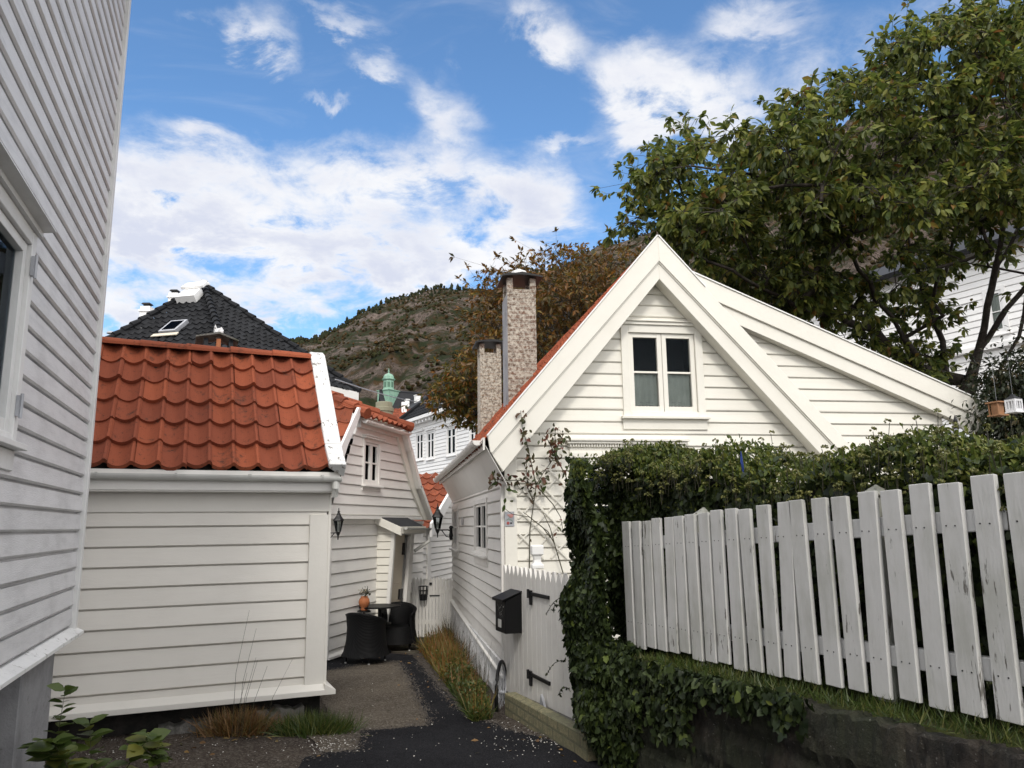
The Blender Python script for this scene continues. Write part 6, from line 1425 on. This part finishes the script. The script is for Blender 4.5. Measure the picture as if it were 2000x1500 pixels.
# hanging feeder and white lantern
q = at(1948, 797, 7.9); e = empty('bird_feeder', tuple(q), .3, label='small wooden bird feeder hanging left of the white lantern', cat='bird feeder')
mb = MB(); mb.box(-.075, .075, -.075, .075, .05, .063); mb.build('lid', 'wood', e); mb = MB(); mb.box(-.04, .04, -.04, .04, -.07, .049); mb.build('seed_box', 'wood', e)
mb = MB(); mb.box(-.07, .07, -.07, .07, -.085, -.071); mb.build('tray', 'wood', e)
for sx in (-1, 1):
    for sy in (-1, 1): mb = MB(); mb.box(sx*.052-.006, sx*.052+.006, sy*.052-.006, sy*.052+.006, -.07, .049); mb.build('post', 'wood', e)
mb = MB(); mb.tube([(0, 0, .063), (0, 0, .55)], .0012, 5); mb.build('wire', 'flash', e)
q = at(1980, 790, 7.6); e = empty('hanging_lantern', tuple(q), .35, label='white slatted candle lantern hanging at the right edge', cat='lantern')
M['lamp_white'] = plain('lantern_white', (.72, .72, .74), .5)
e.scale = (.8, .8, .85)
mb = MB(); w_ = .058
for sx in (-1, 1):
    for sy in (-1, 1): mb.box(sx*w_-.01, sx*w_+.01, sy*w_-.01, sy*w_+.01, -.085, .06)
for s_ in (-1, 1):
    for z0_, z1_ in ((-.085, -.055), (.035, .06)): mb.box(-w_, w_, s_*w_-.008, s_*w_+.008, z0_, z1_); mb.box(s_*w_-.008, s_*w_+.008, -w_, w_, z0_, z1_)
    for t in (-.022, .022): mb.box(t-.007, t+.007, s_*w_-.006, s_*w_+.006, -.055, .035); mb.box(s_*w_-.006, s_*w_+.006, t-.007, t+.007, -.055, .035)
mb.build('frame', 'lamp_white', e); mb = MB(); mb.box(-.075, .075, -.075, .075, -.10, -.086); mb.build('tray', 'lamp_white', e)
mb = MB(); mb.lathe([(.10, .061), (.035, .10), (.03, .115), (.012, .12)], 4, ph=PI/4); mb.build('roof', 'slate', e); mb = MB(); mb.tube([(0, 0, .12), (.0, 0, .6)], .0012, 5); mb.build('wire', 'flash', e)
# iron finial peeping over the hedge
q = at(1868, 838, 5.6); e = empty('garden_lamp', (q.x, q.y, .9), .4, label='grey pyramid lamp top with black iron finial poking out of the hedge', cat='lamp')
z = q.z-.9; mb = MB(); mb.lathe([(.10, z-.07), (.03, z+.0)], 4, ph=PI/4); mb.build('roof', 'flash', e); mb = MB(); mb.lathe([(.022, z), (.02, z+.025), (.008, z+.03), (.014, z+.05), (.016, z+.06), (.008, z+.085), (.002, z+.105)], 8); mb.build('finial', 'black_metal', e)
mb = MB(); mb.lathe([(.03, 0), (.03, z-.3), (.085, z-.071)], 8); mb.build('post', 'black_metal', e)

# ------------------------------------------------------------------ climbing rose on the front wall
def G3(px, py, y=-.10): x, z = G.h(px, py, y); return G.W(x, y, z)
cr_ = empty('climbing_rose', tuple(G.W(.45, -.12, 0)), G.rz, label='thin thorny climbing rose with dark red leaves on the house corner', cat='climbing plant')
mb = MB(); stems = [[(1034, 1150), (1034, 1100), (1035, 1035), (1042, 985), (1047, 948), (1060, 925), (1085, 890), (1084, 850), (1085, 836)], [(1047, 948), (1038, 905), (1030, 870), (1020, 835), (1017, 802)], [(1044, 955), (1022, 938), (990, 938), (966, 936), (960, 930)],
         [(1100, 1120), (1083, 1062), (1070, 1038), (1034, 1010), (1000, 1004), (984, 992)], [(1083, 1062), (1075, 1032), (1060, 1000)], [(1075, 1050), (1060, 1030), (1022, 1000)], [(1047, 948), (1080, 985), (1095, 1010), (1100, 1040)], [(1085, 890), (1105, 930), (1118, 960)], [(1042, 980), (1030, 950), (1028, 900)], [(1085, 890), (1072, 862), (1062, 850)], [(1085, 880), (1095, 860), (1100, 848)]]
RL = []; Gi = Matrix.Rotation(-G.rz, 3, 'Z'); oc_ = Vector(G.W(.45, -.12, 0))
for s_ in stems:
    y = -.09 if s_[0][1] > 950 else -.24
    pts_ = [Gi @ (G3(px, py, y)-oc_) for px, py in s_]; n = len(pts_); fine = []
    for a, b_ in zip(pts_, pts_[1:]): fine += [a.lerp(b_, k/4) for k in range(4)]
    fine.append(pts_[-1]); mb.tube(fine, [.007-.0045*k/len(fine) for k in range(len(fine))], 5)
    for f, (px, py) in zip(np.linspace(0, 1, len(fine)), [None]*0 or [(0, 0)]*len(fine)): pass
    for p in fine:
        wz = p.z+oc_.z
        if wz > 1.95 or random.random() < .10:
            for _ in range(3 if wz > 2.1 else 1): RL.append((p.x+random.gauss(0, .035), p.y+random.gauss(0, .03), p.z+random.gauss(0, .035)))
mb.build('stems', 'stem', cr_); RL = np.array(RL); n = len(RL); leafmesh('foliage', RL, rv(n)+np.array([0, -.2, -.5]), rv(n)+np.array([0, -1.2, .3]), rng.uniform(.045, .085, n), *LEAF, 'rose', cr_)
EXT = np.array([list(Gi @ (G3(px, py, -.1)-oc_)) for px, py in ((988, 955), (998, 958), (988, 972), (1003, 977), (985, 985), (1060, 945), (1062, 950), (1058, 960))]); leafmesh('foliage', EXT, rv(8)+np.array([0, -.2, -.3]), rv(8)+np.array([0, -2, 0]), rng.uniform(.06, .09, 8), *LEAF, 'grass', cr_)

# ------------------------------------------------------------------ ground plants
def blades(name, P, H_, lean, mat, label=None, cat=None, kind=None, wid=.07, parent=None):
    n = len(P); T = np.array([0, 0, 1.0])+rng.normal(size=(n, 3))*lean; Nn = rv(n); 
    o = leafmesh(name, P, T, Nn, H_, [(x*wid, y, z+.25*y*y) for x, y, z in BLADE[0]], BLADE[1], mat, parent)
    if label: tag(o, label, cat)
    if kind: tag(o, kind=kind)
    return o
def strip(n, fn): return np.array([fn() for _ in range(n)])
# autumn weeds along the side wall
def wpt():
    t = random.random(); a = gat(874+(958-874)*t, 1243+(1405-1243)*t); b_ = gat(816+(924-816)*t**.9, 1272+(1412-1272)*t)
    f = random.random()**1.1; p = a.lerp(b_, f); return (p.x, p.y, gz(p.x, p.y))
P = strip(5200, wpt); hgt = np.array([random.uniform(.04, .13)*(1.0+.5*(p[1] > 10)) for p in P]); far_ = P[:, 1] > 9.2
blades('weeds', P[far_], hgt[far_]*1.7, .4, 'weeds', kind='stuff', wid=.05); blades('weeds', P[~far_], hgt[~far_]*1.5, .5, 'grass', kind='stuff', wid=.06)
i_ = rng.random(len(P)) < .13; blades('weeds', P[i_], hgt[i_]*2.4, .25, 'weeds', kind='stuff', wid=.03)
P3 = strip(9000, wpt); P3[:, 2] += rng.uniform(.0, .17, len(P3))*(1+.4*np.sin(P3[:, 1]*5)); j_ = rng.random(len(P3)) < np.clip((P3[:, 1]-8.2)/4, .15, .85); leafmesh('weed_leaves', P3[j_], rv(j_.sum())+np.array([0, 0, .4]), rv(j_.sum())+np.array([0, 0, .8]), rng.uniform(.02, .05, j_.sum()), *LEAFS, 'weeds').__setitem__('kind', 'stuff'); P3 = P3[~j_]; leafmesh('weed_leaves', P3, rv(len(P3))+np.array([0, 0, .3]), rv(len(P3))+np.array([0, 0, .8]), rng.uniform(.02, .055, len(P3)), *LEAFS, 'grass').__setitem__('kind', 'stuff')
# dead seed stalks against the stucco
P = strip(260, lambda: (lambda t: (lambda p: (p.x, p.y, gz(p.x, p.y)))(G.W(-.12-random.random()*.1, .3+6*t, 0)))(random.random())); blades('seed_stalks', P, rng.uniform(.25, .6, len(P)), .10, 'stem', kind='stuff', wid=.010)
# grass strip on the wall under the fence
def fpt():
    x = random.uniform(.9, 7); y = random.uniform(.03, .5)**1.0; p = RF.W(x, y, tz_(x)+.03); return (p.x, p.y, p.z)
P = strip(14000, fpt); blades('grass', P, rng.uniform(.03, .085, len(P)), .5, 'grass', kind='stuff', wid=.07)
def fpt2():
    x = random.uniform(.9, 7); y = random.uniform(.5, 2.2); p = RF.W(x, y, tz_(x)+.03); return (p.x, p.y, p.z)
P = strip(9000, fpt2); blades('grass', P, rng.uniform(.08, .2, len(P)), .3, 'grass', kind='stuff', wid=.04)
# tufts by the shed
def tuft(name, px, py, n, r, h_, mat, label, lean=.5, wid=.05):
    c = gat(px, py); P = np.array([(random.gauss(0, r), random.gauss(0, r*.5), 0) for _ in range(n)]); Hh = rng.uniform(h_*.5, h_*1.2, n)
    T = np.array([0, 0, 1.0])+P*[1.5/r*.25, .8, 0]+rng.normal(size=(n, 3))*lean
    o = leafmesh(name, P, T, rv(n), Hh, [(x*wid, y, z-.35*y*y) for x, y, z in BLADE[0]], BLADE[1], mat); o.location = (c.x, c.y, c.z); tag(o, label, 'grass tuft'); return o
tuft('grass_tuft', 612, 1432, 1500, .14, .17, 'grass', 'fresh green grass tuft at the shed corner beside the path', .4)
tuft('grass_tuft', 462, 1432, 1100, .11, .20, 'dry', 'rusty brown dead grass clump in front of the shed stones', .55)
tuft('grass_tuft', 560, 1420, 420, .13, .12, 'dry', 'small dry tuft between the brown clump and the green grass', .6)
c = gat(455, 1440); mb = MB()
for k, (dx, hh) in enumerate(((-.02, 1.0), (.08, .85), (.12, .62), (.14, .60), (.05, .5), (.25, .55), (.5, .6))):
    mb.tube([(dx*.5, 0, 0), (dx*.6+.01, .0, hh*.5), (dx*.8+.10*hh, 0, hh)], [.0022, .0016, .001], 4)
o = mb.build('grass_stalks', 'stem'); o.location = c; tag(o, 'tall thin dry grass stalks rising against the shed boards', 'grass stalks')
# saplings in the left foreground
def sapling(name, px, py, Y, h_, nst, label, seed, ls=.07, lean=.25, bushy=1):
    rr = random.Random(seed); b_ = at(px, py, Y); z0s = gz(b_.x, b_.y); e = empty(name, (b_.x, b_.y, z0s), 0, label=label, cat='sapling'); mb = MB(); P, T, N2, Sz = [], [], [], []
    for s_ in range(nst):
        a = rr.uniform(0, 2*PI); L = h_*rr.uniform(.75, 1.05); top = Vector((math.cos(a)*lean*L, math.sin(a)*lean*L, L)); n = int(L/.045)+3
        fine = [Vector((0, 0, 0)).lerp(top, k/n)+Vector((0, 0, .05*math.sin(3*k/n))) for k in range(n+1)]; mb.tube(fine, [.0065*(1-k/(n+1.5)) for k in range(n+1)], 5)
        for k in range(max(1, int(n*.35)), n+1):
            for q in range(bushy if k < n else 3):
                b2_ = k*2.4+q*2.1+s_; d = Vector((math.cos(b2_), math.sin(b2_), rr.uniform(-.1, .55))); P.append(fine[k][:]); T.append(d[:]); N2.append((0, 0, 1.)); Sz.append(ls*rr.uniform(.7, 1.25))
    mb.build('stem', 'stem', e); leafmesh('foliage', np.array(P), np.array(T), np.array(N2)+rng.normal(size=(len(P), 3))*.3, np.array(Sz), [(x*1.4, y, z) for x, y, z in LEAF[0]], LEAF[1], 'sapling', e)
sapling('sapling', 95, 1500, 4.6, .80, 1, 'slender leafy sapling standing in front of the concrete foundation', 3, .085, .12, 2)
sapling('sapling', 190, 1520, 4.6, .52, 5, 'bushy low sapling with broad leaves right of the slender one', 5, .12, .55, 2)
sapling('sapling', 320, 1480, 5.6, .26, 4, 'small yellow-green seedling at the foot of the shed skirting', 9, .11, .8, 2)
# pale petals and grit scattered on the asphalt
Pp = []
for _ in range(300):
    if random.random() < .62: px, py = random.gauss(1060, 55), random.gauss(1440, 18)
    else: px, py = random.uniform(640, 1160), random.uniform(1290, 1500)
    if py > 1500: continue
    p = gat(px, py); Pp.append((p.x, p.y, p.z+.014))
for _ in range(110): p = gat(random.uniform(150, 640), random.uniform(1440, 1500)); Pp.append((p.x, p.y, p.z+.006))
for _ in range(160): p = gat(random.gauss(640, 25), random.gauss(1450, 14)); Pp.append((p.x, p.y, p.z+.008))
Pp = np.array(Pp); n = len(Pp)
leafmesh('petals', Pp, rv(n)*[1, 1, .2], np.tile([0, 0, 1.], (n, 1))+rng.normal(size=(n, 3))*.3, rng.uniform(.006, .015, n), [(0, 0, 0), (.4, .3, .1), (.3, .8, .1), (-.3, .9, 0), (-.4, .4, .1), (0, .5, .35)], [(0, 1, 5), (1, 2, 5), (2, 3, 5), (3, 4, 5), (4, 0, 5)], 'pebble').__setitem__('kind', 'stuff')

Lp = []
for _ in range(90):
    q_ = random.random()
    p = gat(random.gauss(1060, 70), random.gauss(1440, 22)) if q_ < .35 else gat(random.gauss(860, 50), random.gauss(1330, 45)) if q_ < .6 else gat(random.uniform(250, 650), random.uniform(1420, 1480)) if q_ < .85 else gat(random.uniform(700, 850), random.uniform(1250, 1290))
    Lp.append((p.x, p.y, p.z+.016))
Lp = np.array(Lp); n = len(Lp); leafmesh('fallen_leaves', Lp, rv(n)*[1, 1, .15], np.tile([0, 0, 1.], (n, 1))+rng.normal(size=(n, 3))*.35, rng.uniform(.03, .065, n), *LEAF, 'litter').__setitem__('kind', 'stuff')

# loose grit along the edge of the fresh asphalt
ed = [(596,1482),(698,1466),(706,1429),(832,1419),(836,1404),(800,1330),(776,1293),(700,1300),(640,1311)]; Gp = []
for a, b_ in zip(ed, ed[1:]):
    A_, B_ = gat(*a), gat(*b_); m_ = int((B_-A_).length*330)
    for k in range(m_): p = A_.lerp(B_, random.random()); s_ = .035+.05*random.random()**3; Gp.append((p.x+random.gauss(0, s_), p.y+random.gauss(0, s_), gz(p.x, p.y)+.008*rnd(p.x, p.y)+.010))
ed = [(812,1277),(868,1352),(905,1388),(985,1422),(1134,1462)]
for a, b_ in zip(ed, ed[1:]):
    A_, B_ = gat(*a), gat(*b_); m_ = int((B_-A_).length*420)
    for k in range(m_): p = A_.lerp(B_, random.random()); Gp.append((p.x+random.gauss(0, .05), p.y+random.gauss(0, .05), gz(p.x, p.y)+.008*rnd(p.x, p.y)+.010))
Gp = np.array(Gp); n = len(Gp); leafmesh('grit', Gp, rv(n)*[1, 1, .2], np.tile([0, 0, 1.], (n, 1))+rng.normal(size=(n, 3))*.3, rng.uniform(.006, .022, n), [(0, 0, 0), (.4, .3, .1), (.3, .8, .1), (-.3, .9, 0), (-.4, .4, .1), (0, .5, .35)], [(0, 1, 5), (1, 2, 5), (2, 3, 5), (3, 4, 5), (4, 0, 5)], 'crumb').__setitem__('kind', 'stuff')
